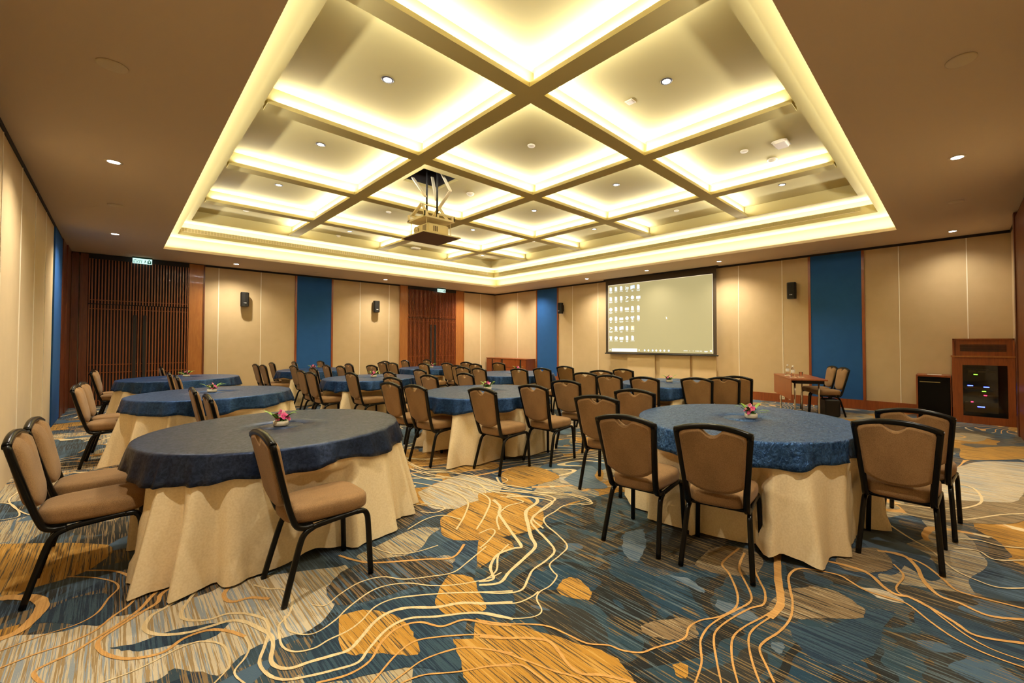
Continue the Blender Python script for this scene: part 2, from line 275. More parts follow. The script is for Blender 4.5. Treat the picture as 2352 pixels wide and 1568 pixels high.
LINES=[('c',[(1.46,1.69,0.008),(1.37,1.86,0.008),(1.19,2.0,0.008),(1.08,2.09,0.008),(0.97,2.09,0.008),(0.85,2.02,0.007),(0.78,1.97,0.007),(0.69,2.0,0.007),(0.59,2.05,0.007),(0.52,2.1,0.007),(0.48,2.18,0.007),(0.47,2.29,0.007),(0.51,2.39,0.007),(0.55,2.5,0.008),(0.56,2.62,0.008),(0.5,2.75,0.008),(0.43,2.82,0.008),(0.36,2.83,0.008),(0.29,2.89,0.008),(0.26,2.96,0.008),(0.27,3.04,0.008),(0.32,3.16,0.009),(0.37,3.26,0.009),(0.44,3.32,0.009)]),('c',[(1.55,1.8,0.011),(1.44,1.9,0.011),(1.35,2.0,0.011),(1.23,2.07,0.011),(1.13,2.17,0.011),(1.04,2.21,0.011),(0.95,2.19,0.01),(0.85,2.12,0.01),(0.78,2.08,0.009),(0.71,2.1,0.009),(0.63,2.13,0.009),(0.56,2.15,0.009),(0.52,2.2,0.009),(0.51,2.27,0.009),(0.54,2.37,0.009),(0.55,2.46,0.01),(0.52,2.57,0.01),(0.48,2.68,0.01),(0.43,2.74,0.01),(0.35,2.76,0.01),(0.27,2.78,0.01),(0.19,2.84,0.01),(0.14,2.91,0.01),(0.12,2.99,0.01),(0.15,3.09,0.01),(0.21,3.13,0.011),(0.28,3.2,0.011),(0.35,3.31,0.012)]),('c',[(1.62,1.88,0.006),(1.48,2.01,0.006),(1.34,2.14,0.006),(1.2,2.25,0.006),(1.1,2.31,0.006),(1.0,2.31,0.005),(0.91,2.25,0.005),(0.83,2.22,0.005),(0.74,2.22,0.005),(0.67,2.21,0.005),(0.6,2.25,0.005),(0.57,2.33,0.005),(0.58,2.43,0.005),(0.6,2.52,0.005),(0.66,2.58,0.005),(0.71,2.72,0.006),(0.7,2.86,0.006),(0.64,2.93,0.006),(0.59,3.04,0.006)]),('c',[(1.7,2.08,0.005),(1.59,2.09,0.005),(1.43,2.17,0.005),(1.32,2.27,0.005),(1.24,2.39,0.005),(1.14,2.46,0.005),(1.04,2.47,0.005),(0.9,2.41,0.005),(0.81,2.35,0.005),(0.71,2.32,0.004),(0.65,2.37,0.004),(0.62,2.46,0.004),(0.64,2.58,0.005)]),('c',[(1.97,2.33,0.006),(1.82,2.26,0.006),(1.69,2.12,0.006),(1.57,2.09,0.005)]),('c',[(1.84,2.42,0.005),(1.63,2.34,0.005),(1.49,2.3,0.005),(1.37,2.36,0.005),(1.24,2.45,0.005),(1.16,2.57,0.005),(1.04,2.61,0.005),(0.91,2.57,0.004),(0.82,2.52,0.004),(0.77,2.58,0.004)]),('o',[(1.75,2.56,0.009),(1.59,2.46,0.009),(1.45,2.57,0.009),(1.28,2.7,0.009),(1.17,2.8,0.009),(1.11,2.92,0.009),(1.07,3.04,0.009)]),('c',[(1.27,3.01,0.005),(1.33,2.81,0.005),(1.44,2.71,0.005),(1.61,2.68,0.005)]),('o',[(1.42,1.66,0.007),(1.35,1.75,0.007),(1.28,1.87,0.007),(1.17,1.91,0.007),(1.11,2.02,0.007),(1.01,2.06,0.007),(0.91,2.02,0.007),(0.82,1.94,0.006),(0.72,1.93,0.006),(0.61,1.98,0.006)]),('o',[(1.36,1.58,0.005),(1.3,1.68,0.005),(1.23,1.76,0.005),(1.11,1.86,0.005),(1.02,1.91,0.005),(0.92,1.89,0.005),(0.81,1.83,0.005),(0.77,1.81,0.005)]),('o',[(1.3,1.51,0.005),(1.21,1.65,0.005),(1.14,1.72,0.005),(1.0,1.77,0.004),(0.89,1.76,0.004),(0.82,1.75,0.004)]),('o',[(1.25,1.45,0.004),(1.18,1.52,0.004),(1.06,1.6,0.004),(0.95,1.69,0.004),(0.86,1.72,0.004)]),('o',[(-0.12,4.0,0.008),(0.01,3.86,0.008),(0.08,3.69,0.008),(0.11,3.5,0.008),(0.08,3.32,0.007),(0.01,3.23,0.007),(-0.06,3.13,0.007),(-0.15,3.1,0.006),(-0.25,3.1,0.006),(-0.34,3.08,0.006)]),('o',[(-0.19,3.97,0.005),(-0.09,3.86,0.005),(-0.0,3.71,0.005),(0.03,3.58,0.005),(-0.01,3.47,0.005),(-0.05,3.33,0.005),(-0.12,3.27,0.004),(-0.23,3.27,0.004),(-0.36,3.25,0.004)]),('o',[(0.23,3.44,0.01),(0.16,3.32,0.01),(0.11,3.21,0.009),(0.03,3.12,0.009),(-0.06,3.04,0.008),(-0.12,2.99,0.008),(-0.18,2.97,0.008),(-0.23,2.93,0.008),(-0.19,2.79,0.007)]),('o',[(0.46,2.54,0.009),(0.41,2.65,0.009),(0.34,2.73,0.009),(0.25,2.74,0.009),(0.18,2.69,0.009),(0.11,2.71,0.009),(0.04,2.77,0.008),(-0.02,2.88,0.009),(-0.04,2.97,0.009),(-0.03,3.03,0.009),(0.04,3.1,0.009),(0.12,3.17,0.01),(0.18,3.22,0.01),(0.2,3.31,0.011),(0.27,3.38,0.011)]),('c',[(0.31,2.29,0.004),(0.37,2.36,0.004),(0.38,2.46,0.005),(0.37,2.56,0.005),(0.31,2.65,0.005),(0.25,2.67,0.005),(0.19,2.66,0.005),(0.13,2.64,0.004),(0.06,2.63,0.004),(-0.03,2.64,0.004)]),('c',[(0.46,2.54,0.005),(0.46,2.44,0.005),(0.43,2.37,0.005),(0.38,2.3,0.004),(0.4,2.19,0.004)]),('o',[(-0.38,3.38,0.022),(-0.32,3.4,0.023),(-0.28,3.5,0.024),(-0.26,3.63,0.025),(-0.29,3.76,0.026),(-0.37,3.86,0.026),(-0.44,3.92,0.026)]),('o',[(0.62,2.81,0.011),(0.55,2.9,0.011),(0.48,2.92,0.011),(0.45,2.97,0.011),(0.45,3.05,0.011),(0.48,3.11,0.012)]),('c',[(2.59,3.54,0.008),(2.66,3.32,0.008),(2.75,3.04,0.008),(2.94,2.79,0.008),(3.04,2.56,0.008),(3.01,2.41,0.007),(2.89,2.45,0.007),(2.77,2.52,0.007),(2.62,2.49,0.007),(2.46,2.46,0.007),(2.38,2.36,0.006),(2.32,2.18,0.006),(2.24,2.01,0.006),(2.11,1.96,0.005),(1.98,1.93,0.005),(1.93,1.85,0.005),(1.91,1.8,0.005),(1.81,1.76,0.005),(1.72,1.76,0.005),(1.66,1.72,0.005),(1.61,1.63,0.004),(1.54,1.63,0.004),(1.44,1.72,0.004),(1.36,1.86,0.004),(1.27,1.94,0.004)]),('c',[(2.5,3.41,0.011),(2.63,3.21,0.011),(2.76,2.98,0.011),(2.84,2.79,0.011),(2.82,2.68,0.011),(2.69,2.64,0.01),(2.53,2.59,0.01),(2.35,2.5,0.009),(2.27,2.35,0.009),(2.21,2.19,0.009),(2.13,2.03,0.008),(2.0,1.98,0.008),(1.86,1.96,0.007),(1.77,1.91,0.007),(1.66,1.85,0.007),(1.56,1.91,0.007),(1.48,2.01,0.007)]),('c',[(2.56,3.06,0.016),(2.71,2.87,0.016),(2.66,2.75,0.016),(2.45,2.67,0.015),(2.28,2.46,0.014),(2.16,2.3,0.013),(2.08,2.17,0.012),(1.93,2.11,0.012),(1.74,2.05,0.011),(1.62,2.0,0.01),(1.52,2.07,0.01)]),('c',[(2.42,3.08,0.014),(2.36,2.91,0.013),(2.26,2.8,0.013),(2.18,2.63,0.012),(2.09,2.42,0.011),(2.01,2.24,0.011),(1.95,2.26,0.011),(1.82,2.27,0.01),(1.69,2.18,0.01),(1.62,2.06,0.009),(1.54,2.1,0.009)]),('c',[(1.41,1.91,0.004),(1.47,1.87,0.004),(1.56,1.78,0.005),(1.66,1.76,0.005),(1.72,1.77,0.005)]),('c',[(1.92,2.62,0.006),(2.03,2.62,0.006),(2.02,2.55,0.006),(1.89,2.47,0.006),(1.79,2.43,0.006)]),('o',[(1.33,1.81,0.005),(1.4,1.7,0.005),(1.5,1.59,0.005),(1.55,1.51,0.005),(1.57,1.41,0.005),(1.59,1.3,0.005),(1.65,1.22,0.005),(1.67,1.15,0.005),(1.72,1.08,0.005),(1.79,1.05,0.005),(1.89,1.0,0.005),(1.96,0.98,0.005),(2.04,1.0,0.005),(2.13,0.98,0.005),(2.23,0.92,0.005),(2.35,0.89,0.006),(2.45,0.91,0.006),(2.55,0.96,0.006),(2.68,1.05,0.007),(2.75,1.12,0.007),(2.86,1.13,0.007),(3.05,1.12,0.007)]),('o',[(1.26,1.71,0.008),(1.33,1.62,0.008),(1.41,1.54,0.008),(1.47,1.45,0.008),(1.46,1.37,0.008),(1.43,1.28,0.007),(1.43,1.2,0.007),(1.48,1.14,0.007),(1.52,1.07,0.007),(1.55,1.0,0.007)]),('o',[(1.21,1.65,0.005),(1.27,1.55,0.005),(1.32,1.41,0.005),(1.36,1.29,0.005),(1.39,1.23,0.005),(1.42,1.13,0.004)]),('o',[(1.14,1.55,0.005),(1.22,1.49,0.005),(1.28,1.43,0.005),(1.29,1.33,0.005),(1.29,1.27,0.004)]),('o',[(1.72,0.82,0.004),(1.85,0.85,0.005),(1.93,0.89,0.005),(2.0,0.92,0.005),(2.11,0.93,0.005),(2.23,0.91,0.005),(2.34,0.88,0.006),(2.47,0.85,0.006),(2.56,0.88,0.006),(2.68,0.96,0.006),(2.8,1.03,0.007),(3.01,1.07,0.007)]),('o',[(1.8,0.74,0.004),(1.9,0.8,0.005),(2.03,0.87,0.005),(2.12,0.89,0.005),(2.26,0.87,0.005),(2.41,0.83,0.006),(2.5,0.79,0.006),(2.62,0.82,0.006),(2.72,0.88,0.006),(2.84,0.95,0.007),(3.01,1.02,0.007)]),('o',[(1.85,0.69,0.004),(1.97,0.76,0.005),(2.11,0.81,0.005),(2.23,0.8,0.005),(2.37,0.76,0.005),(2.49,0.73,0.006)]),('o',[(2.4,0.73,0.018),(2.54,0.72,0.019),(2.66,0.75,0.02),(2.83,0.81,0.021),(3.1,0.89,0.023),(3.31,0.95,0.025)]),('o',[(1.91,0.62,0.004),(2.02,0.69,0.005),(2.15,0.75,0.005),(2.25,0.76,0.005),(2.4,0.73,0.005)]),('o',[(1.96,0.58,0.005),(2.03,0.63,0.005),(2.12,0.69,0.005),(2.2,0.69,0.006),(2.32,0.66,0.006),(2.47,0.65,0.006),(2.63,0.68,0.006),(2.77,0.73,0.007),(2.91,0.77,0.007),(3.04,0.75,0.007),(3.1,0.66,0.007),(3.13,0.55,0.007),(3.1,0.49,0.007),(3.05,0.41,0.007),(3.05,0.31,0.007),(3.05,0.22,0.006),(2.94,0.12,0.006),(2.86,0.03,0.006),(2.82,-0.08,0.005),(2.82,-0.2,0.005)]),('o',[(3.21,0.82,0.013),(3.26,0.7,0.012),(3.29,0.57,0.012),(3.3,0.47,0.012),(3.26,0.4,0.011),(3.16,0.33,0.011),(3.12,0.27,0.011),(3.14,0.22,0.011),(3.09,0.12,0.01),(3.02,0.03,0.01),(2.96,-0.05,0.009),(3.05,-0.22,0.009)]),('o',[(3.68,0.42,0.013),(3.72,0.29,0.013),(3.59,0.21,0.012),(3.42,0.17,0.011),(3.28,0.1,0.011),(3.26,0.01,0.01),(3.22,-0.1,0.01),(3.31,-0.24,0.01)]),('o',[(3.71,0.38,0.01),(3.68,0.2,0.009),(3.53,0.09,0.008),(3.42,0.03,0.008),(3.41,-0.06,0.008),(3.44,-0.25,0.008)]),('o',[(3.53,0.32,0.006),(3.4,0.26,0.006),(3.21,0.28,0.005),(3.14,0.25,0.005),(3.13,0.17,0.005),(3.03,0.08,0.005),(2.93,-0.01,0.005),(2.88,-0.1,0.004),(2.88,-0.21,0.004)]),('c',[(4.37,0.48,0.009),(4.1,0.29,0.008),(3.94,0.15,0.007),(3.72,0.04,0.007),(3.64,-0.07,0.006),(3.63,-0.16,0.006),(3.74,-0.28,0.006)]),('c',[(4.82,0.51,0.009),(4.91,0.26,0.009),(5.05,0.04,0.009),(5.33,-0.11,0.009),(5.6,-0.14,0.01),(5.89,-0.09,0.01),(5.97,0.03,0.011)]),('c',[(4.62,0.35,0.008),(4.65,0.18,0.008),(4.82,-0.03,0.008),(5.15,-0.24,0.008),(5.35,-0.41,0.008)]),('c',[(4.28,0.04,0.008),(4.38,-0.08,0.008),(4.37,-0.2,0.008),(4.45,-0.34,0.008)]),('c',[(4.09,0.04,0.007),(4.16,-0.08,0.007),(4.07,-0.16,0.007),(4.22,-0.32,0.007)]),('c',[(2.55,5.0,0.006),(2.47,4.81,0.005),(2.45,4.5,0.005),(2.51,4.31,0.005),(2.65,4.12,0.005),(2.73,3.91,0.005),(2.7,3.67,0.005),(2.66,3.42,0.004),(2.58,3.27,0.004)]),('c',[(2.43,4.71,0.006),(2.41,4.3,0.006),(2.52,4.13,0.006),(2.64,3.89,0.005),(2.64,3.68,0.005),(2.55,3.41,0.005),(2.47,3.26,0.005)]),('c',[(2.36,4.54,0.005),(2.35,4.2,0.005),(2.44,4.0,0.005),(2.5,3.78,0.005),(2.48,3.55,0.004),(2.39,3.33,0.004)]),('c',[(2.27,4.34,0.005),(2.28,4.08,0.005),(2.36,3.87,0.005),(2.4,3.69,0.005),(2.36,3.49,0.004)]),('c',[(2.89,3.7,0.005),(2.9,3.54,0.005),(2.86,3.4,0.005),(2.73,3.35,0.005),(2.73,3.16,0.005)]),('c',[(2.45,4.68,0.011),(2.45,4.36,0.01),(2.57,4.18,0.01),(2.65,3.87,0.01),(2.71,3.59,0.009),(2.7,3.31,0.009),(2.77,3.06,0.009),(2.9,2.79,0.008),(3.0,2.6,0.008),(2.99,2.38,0.008),(2.88,2.42,0.008)]),('c',[(2.34,4.47,0.011),(2.42,4.11,0.011),(2.52,3.84,0.011),(2.58,3.53,0.01),(2.54,3.29,0.01),(2.6,3.1,0.01),(2.72,2.85,0.009),(2.76,2.66,0.009),(2.61,2.59,0.009),(2.4,2.54,0.008),(2.32,2.33,0.008)]),('c',[(2.25,4.29,0.01),(2.31,4.01,0.009),(2.39,3.72,0.009),(2.44,3.4,0.009),(2.4,3.11,0.008),(2.16,2.86,0.007),(1.95,2.69,0.007)]),('c',[(2.13,4.09,0.009),(2.23,3.8,0.009),(2.28,3.48,0.009),(2.23,3.21,0.008),(2.04,2.98,0.007),(1.84,2.8,0.007)]),('c',[(1.83,3.48,0.007),(1.93,3.44,0.007),(1.99,3.31,0.007),(2.0,3.22,0.007),(1.89,3.21,0.007),(1.82,3.31,0.007)]),('c',[(2.84,3.56,0.011),(2.74,3.36,0.01),(2.79,3.22,0.01),(2.85,3.02,0.01)]),('c',[(2.07,2.56,0.007),(2.2,2.75,0.007),(2.41,2.87,0.008),(2.58,2.85,0.008),(2.52,3.1,0.008)]),('c',[(1.58,3.07,0.006),(1.77,3.14,0.006),(1.91,3.11,0.007),(1.97,2.93,0.006)]),('c',[(-0.81,7.08,0.007),(-0.76,7.44,0.007),(-0.63,6.72,0.007),(-0.66,6.25,0.006),(-0.51,5.67,0.006),(-0.37,5.47,0.005)]),('c',[(-0.71,6.22,0.006),(-0.62,6.06,0.006),(-0.54,5.64,0.005),(-0.64,5.62,0.005)]),('o',[(-0.32,8.28,0.011),(-0.14,8.76,0.012),(0.11,8.15,0.012),(0.3,8.49,0.013),(0.08,9.33,0.014)])]
BLOBS=[('K',[(0.98,1.5),(1.35,1.92),(1.87,2.44),(2.67,2.51),(3.47,2.28),(3.35,1.42),(3.05,0.94),(3.22,0.4),(3.47,-0.29),(2.63,-0.21)]),('w',[(6.67,0.05),(7.25,-0.17),(7.57,-0.55),(7.52,-0.71),(5.58,-0.52),(5.06,-0.11),(5.04,0.18)]),('g',[(7.95,-0.01),(8.72,-0.64),(8.01,-0.69),(7.27,-0.06)]),('w',[(2.04,3.76),(2.63,3.91),(2.75,3.38),(2.37,3.1),(1.94,3.27)]),('g',[(1.87,3.08),(2.32,3.16),(2.6,2.71),(2.32,2.37),(1.86,2.54),(1.72,2.78)]),('g',[(1.82,1.72),(1.93,1.75),(1.98,1.69),(1.94,1.56),(1.87,1.51),(1.83,1.56),(1.79,1.65)]),('t',[(1.87,1.18),(1.96,1.15),(2.1,1.04),(2.05,0.96),(2.0,0.94),(1.93,0.98),(1.88,1.05),(1.84,1.13)]),('b',[(2.71,1.84),(2.83,1.77),(2.66,1.63),(2.43,1.54),(2.4,1.61),(2.51,1.73)]),('b',[(2.4,1.31),(2.45,1.21),(2.4,1.08),(2.37,1.09),(2.38,1.21)]),('t',[(2.63,1.25),(2.91,1.26),(3.06,1.16),(3.06,0.98),(2.83,0.92),(2.68,1.02),(2.62,1.14)]),('t',[(3.59,0.56),(3.72,0.42),(3.53,0.32),(3.37,0.36),(3.24,0.51),(3.33,0.6)]),('w',[(3.07,0.44),(3.13,0.33),(3.09,0.24),(3.04,0.25),(3.02,0.35)]),('n',[(3.03,0.72),(3.03,0.57),(2.95,0.58),(2.93,0.67)]),('n',[(3.13,0.17),(3.11,-0.01),(3.07,-0.21),(2.85,-0.19),(2.75,-0.01),(2.8,0.07),(2.88,0.18)]),('n',[(2.44,0.66),(2.52,0.5),(2.77,0.4),(2.87,0.35),(2.91,0.26),(2.73,0.29),(2.45,0.3),(2.24,0.44),(2.28,0.57)]),('b',[(2.37,0.99),(2.39,0.88),(2.36,0.77),(2.29,0.81),(2.29,0.96)]),('b',[(2.22,0.67),(2.25,0.62),(2.16,0.61),(2.17,0.65)]),('t',[(2.47,0.77),(2.73,0.74),(2.92,0.57),(2.84,0.39),(2.72,0.39),(2.61,0.51),(2.46,0.66)]),('k',[(2.79,0.64),(2.87,0.56),(2.81,0.47),(2.67,0.49),(2.69,0.58)]),('g',[(1.33,1.84),(1.46,1.6),(1.55,1.36),(1.61,1.19),(1.59,1.08),(1.52,1.03),(1.22,1.34),(1.07,1.49)]),('n',[(1.28,1.43),(1.36,1.39),(1.38,1.27),(1.35,1.21),(1.21,1.35)]),('g',[(2.43,3.32),(2.67,3.08),(2.61,2.73),(2.38,2.61),(2.15,2.65),(2.14,2.92)]),('g',[(1.87,2.55),(2.0,2.47),(1.98,2.28),(1.82,2.27),(1.64,2.24)]),('t',[(4.84,0.41),(5.27,0.12),(5.63,-0.33),(6.05,-0.44),(5.12,-0.37),(4.73,-0.03),(4.59,0.25)]),('w',[(6.36,0.05),(6.89,-0.5),(5.96,-0.43),(5.56,-0.19),(5.59,0.04)]),('n',[(3.68,0.42),(3.8,0.21),(3.67,0.09),(3.45,0.13),(3.55,0.25)]),('g',[(1.76,0.94),(1.8,0.9),(1.73,0.86),(1.71,0.9)]),('g',[(0.84,2.37),(0.97,2.31),(1.06,2.11),(1.04,1.95),(1.0,1.82),(0.94,1.87),(0.84,1.99),(0.77,2.05),(0.77,2.19)]),('g',[(1.46,2.3),(1.54,2.17),(1.47,2.0),(1.41,1.86),(1.28,1.94),(1.24,1.98),(1.27,2.14)]),('g',[(1.16,1.79),(1.34,1.56),(1.19,1.38),(1.06,1.51),(1.11,1.64)]),('n',[(0.61,2.15),(0.77,2.36),(0.96,2.38),(1.33,2.23),(1.62,2.09),(1.61,1.88),(1.47,1.71),(1.34,1.83),(1.13,1.9),(1.16,1.66),(1.06,1.61),(0.94,1.77),(0.79,1.86),(0.64,1.95),(0.58,2.01)]),('w',[(0.46,3.23),(0.96,2.93),(1.05,2.83),(0.84,2.47),(0.7,2.37),(0.59,2.4),(0.5,2.42),(0.41,2.39),(0.33,2.34),(0.2,2.52),(0.1,2.51),(-0.33,2.96),(-0.39,3.39),(-0.16,3.24),(-0.02,3.27),(0.21,3.13),(0.34,3.19)]),('n',[(-0.29,3.45),(-0.18,3.61),(-0.01,3.53),(-0.02,3.17),(-0.2,3.38)]),('n',[(-0.0,2.91),(0.1,2.86),(0.22,2.86),(0.42,2.74),(0.34,2.65),(0.21,2.72),(0.08,2.8)]),('k',[(-0.01,3.86),(0.14,3.77),(0.17,3.44),(0.44,3.35),(0.44,3.16),(0.28,3.14),(0.16,3.16),(-0.01,3.25),(-0.03,3.55)]),('g',[(-0.56,4.96),(-0.02,4.39),(-0.09,4.01),(-0.32,3.94),(-0.44,3.98)]),('k',[(0.88,2.7),(1.05,2.83),(1.31,2.76),(1.51,2.55),(1.5,2.32),(1.12,2.36),(0.87,2.47)]),('g',[(2.66,4.28),(2.88,4.24),(3.16,3.96),(3.01,3.8),(2.85,3.97),(2.65,3.99)]),('g',[(2.99,3.65),(3.28,3.7),(3.4,3.45),(3.36,3.15),(3.24,3.06),(3.03,3.08),(2.79,3.15),(2.8,3.42)]),('w',[(3.31,3.09),(3.39,3.01),(3.3,2.89),(3.2,2.95)]),('b',[(3.29,3.01),(3.82,3.14),(3.81,2.97),(3.58,2.81),(3.41,2.52),(3.22,2.72)]),('g',[(3.69,2.91),(3.84,2.93),(3.7,2.79),(3.51,2.68),(3.58,2.81)])]
# ------------------------------------------------------------------ floor: patterned carpet
ILL = 1.0
GOLD = (.50, .25, .035, 1); NAVY = (.006, .025, .058, 1); CHAR = (.012, .014, .016, 1); CREAM = (.46, .38, .24, 1)
TAN = (.24, .16, .08, 1); STEEL = (.062, .115, .185, 1); ORANGE = (.72, .40, .13, 1); PALE = (.80, .64, .38, 1); SLATE = (.026, .055, .085, 1)
def streaks(t, v, dens, seed):
    w = t.n('ShaderNodeMapping'); w.inputs['Scale'].default_value = (105, 1.7, 1); w.inputs['Location'].default_value = (seed, seed*.7, 0)
    t.l(v, w.inputs['Vector']); a = t.noise(w.outputs[0], 1, 3, .0, .65)
    return t.math('GREATER_THAN', a, dens)
def pile(t, v, col):
    f = t.noise(v, 240, 2, 0, .6)
    t.bump(f, .5, .004)
    return t.mix(t.math('MULTIPLY', f, .28), col, (.02, .02, .02, 1))
def carpet(name, base, alt, dens, seed, alt2=None):
    m = mat(name, base, .95, spec=.1, sheen=.15); t = NT(m); v = t.coord()
    c = t.mix(streaks(t, v, dens, seed), base, alt)
    if alt2: c = t.mix(streaks(t, v, dens+.03, seed+7.3), c, alt2)
    t.l(pile(t, v, c), t.b.inputs['Base Color']); return m
def base_carpet():
    m = mat('carpet_ground', NAVY, .95, spec=.1, sheen=.15); t = NT(m); v = t.coord()
    n1 = t.noise(v, .62, 2.2, .6, .5); v2 = t.coord((1, 1, 1), (31, 7, 0)); n2 = t.noise(v2, 1.0, 2.2, .5, .55)
    v3 = t.coord((1, 1, 1), (-11, 23, 0)); n3 = t.noise(v3, .75, 2, .6)
    st = streaks(t, v, .53, 1.0); st2 = streaks(t, v, .56, 9.0)
    ground = t.mix(st, t.ramp(n2, [(0, NAVY), (.44, SLATE), (.52, CHAR), (.60, NAVY), (.68, STEEL)], 'CONSTANT'), t.ramp(n1, [(0, STEEL), (.5, TAN), (.6, CHAR)], 'CONSTANT'))
    gold = t.mix(st, GOLD, t.mix(st2, (.26, .13, .03, 1), CHAR))
    cream = t.mix(st2, t.mix(st, CREAM, TAN), STEEL)
    c = t.mix(t.math('GREATER_THAN', n1, .575), ground, gold)
    c = t.mix(t.math('GREATER_THAN', n3, .585), c, cream)
    c = t.mix(t.math('GREATER_THAN', t.noise(t.coord((1, 1, 1), (3, 50, 0)), 1.3, 1.5, .8), .63), c, STEEL)
    # contour lines away from the camera
    nf = t.noise(t.coord((1, 1, 1), (5, 2, 0)), .42, 1.6, .9, .45)
    fr = t.math('FRACT', t.math('MULTIPLY', nf, 26))
    ln = t.math('LESS_THAN', t.math('ABSOLUTE', t.math('SUBTRACT', fr, .5)), .085)
    mk = t.math('GREATER_THAN', t.noise(t.coord((1, 1, 1), (17, 9, 0)), .5, 1), .47)
    sep = t.n('ShaderNodeSeparateXYZ'); t.l(v, sep.inputs[0])
    far = t.math('GREATER_THAN', t.math('ADD', t.math('POWER', sep.outputs[0], 2), t.math('POWER', sep.outputs[1], 2)), 17)
    ln = t.math('MULTIPLY', t.math('MULTIPLY', ln, mk), far)
    c = t.mix(ln, c, t.ramp(n2, [(0, ORANGE), (.5, PALE)], 'CONSTANT'))
    t.l(pile(t, v, c), t.b.inputs['Base Color']); return m
def dark_streaked():
    m = mat('carpet_dark_streaked', CHAR, .95, spec=.1, sheen=.1); t = NT(m); v = t.coord()
    n1 = t.noise(t.coord((1, 1, 1), (7, 3, 0)), 1.5, 2, .7); n2 = t.noise(t.coord((1, 1, 1), (2, 9, 0)), 2.2, 1.5, .8)
    g = t.ramp(n1, [(0, (.012, .045, .085, 1)), (.42, CHAR), (.50, (.022, .055, .085, 1)), (.58, (.03, .03, .028, 1)), (.66, STEEL)], 'CONSTANT')
    c = t.mix(streaks(t, v, .56, 12), g, t.ramp(n2, [(0, (.20, .135, .06, 1)), (.5, (.09, .13, .16, 1)), (.58, (.26, .17, .07, 1))], 'CONSTANT'))
    c = t.mix(streaks(t, v, .60, 31), c, (.008, .010, .012, 1))
    t.l(pile(t, v, c), t.b.inputs['Base Color']); return m
FM = [base_carpet(), carpet('carpet_pale', (.62, .53, .38, 1), (.36, .25, .12, 1), .52, 2, (.30, .35, .40, 1)), carpet('carpet_charcoal', CHAR, (.20, .12, .05, 1), .53, 3, STEEL),
      carpet('carpet_navy', NAVY, (.03, .07, .11, 1), .5, 4), carpet('carpet_gold', GOLD, (.09, .06, .03, 1), .54, 5, (.62, .36, .09, 1)),
      carpet('carpet_tan', TAN, CHAR, .55, 6, CREAM), carpet('carpet_steel', STEEL, (.16, .20, .24, 1), .5, 8),
      carpet('carpet_orange_line', ORANGE, (.62, .33, .10, 1), .5, 10), carpet('carpet_pale_line', PALE, (.70, .54, .30, 1), .5, 11),
      dark_streaked()]
fl = MB(); nx, ny = 12, 15
fl.box(XL-.1, XS+.1, YR-.1, YD+.1, -.08, 0, 0)
zz = 0
for kind in 'Kwkngtb':
    for c, pts in BLOBS:
        if c != kind: continue
        zz += 1
        P = smooth_path([(x, y, 0) for x, y in pts]+[(pts[0][0], pts[0][1], 0)], 5)[:-1]
        rnd = random.Random(len(pts)+zz); z = .0006+.00004*zz
        n = len(P); top = [(p.x+rnd.uniform(-.006, .006), p.y+rnd.uniform(-.006, .006), z) for p in P]
        fl.add(top, [list(range(n))], {'K': 9, **{c_: i_+1 for i_, c_ in enumerate('wkngtb')}}[kind])
        a = sum(top[i][0]*top[(i+1) % n][1]-top[(i+1) % n][0]*top[i][1] for i in range(n))
        if a < 0: fl.f[-1].reverse()
for li, (c, pts) in enumerate(LINES):
    P = smooth_path([(x, y, w) for x, y, w in pts], 5); z = .0028+.00003*li; L = []; Rr = []
    rnd = random.Random(li)
    for i, p in enumerate(P):
        t_ = P[min(i+1, len(P)-1)]-P[max(i-1, 0)]; t_ = Vector((t_.x, t_.y, 0))
        if t_.length < 1e-6: t_ = Vector((1, 0, 0))
        t_.normalize(); nrm = Vector((-t_.y, t_.x, 0)); w = max(p.z, .004)*(1+rnd.uniform(-.12, .12))
        L.append((p.x+nrm.x*w, p.y+nrm.y*w, z)); Rr.append((p.x-nrm.x*w, p.y-nrm.y*w, z))
    n = len(P); fl.add(L+Rr, [(i, n+i, n+i+1, i+1) for i in range(n-1)], 7 if c == 'o' else 8)
floor = struct(fl.build('floor', FM))

# ------------------------------------------------------------------ ceiling
def frame(mb, o, i, z0, z1, mi=0):
    (ox0, oy0, ox1, oy1), (ix0, iy0, ix1, iy1) = o, i
    mb.box(ox0, ix0, oy0, oy1, z0, z1, mi); mb.box(ix1, ox1, oy0, oy1, z0, z1, mi)
    mb.box(ix0, ix1, oy0, iy0, z0, z1, mi); mb.box(ix0, ix1, iy1, oy1, z0, z1, mi)
O = (OX0, OY0, OX1, OY1); A = (AX0, AY0, AX1, AY1); Cc = (CX0, CY0, CX1, CY1)
def grow(r, d): return (r[0]-d, r[1]-d, r[2]+d, r[3]+d)
c = MB()
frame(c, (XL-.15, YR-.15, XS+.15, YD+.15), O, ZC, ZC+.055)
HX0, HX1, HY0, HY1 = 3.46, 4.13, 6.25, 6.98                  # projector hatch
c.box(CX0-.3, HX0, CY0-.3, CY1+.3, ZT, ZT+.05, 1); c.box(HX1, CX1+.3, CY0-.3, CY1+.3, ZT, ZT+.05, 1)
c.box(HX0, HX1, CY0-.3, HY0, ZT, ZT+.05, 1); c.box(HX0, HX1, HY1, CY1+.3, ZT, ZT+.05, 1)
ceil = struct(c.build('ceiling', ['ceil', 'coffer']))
for k, y in enumerate(BY):
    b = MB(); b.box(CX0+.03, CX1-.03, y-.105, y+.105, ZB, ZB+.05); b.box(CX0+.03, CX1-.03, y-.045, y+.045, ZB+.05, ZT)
    b.build('beam', 'coffer', ceil)
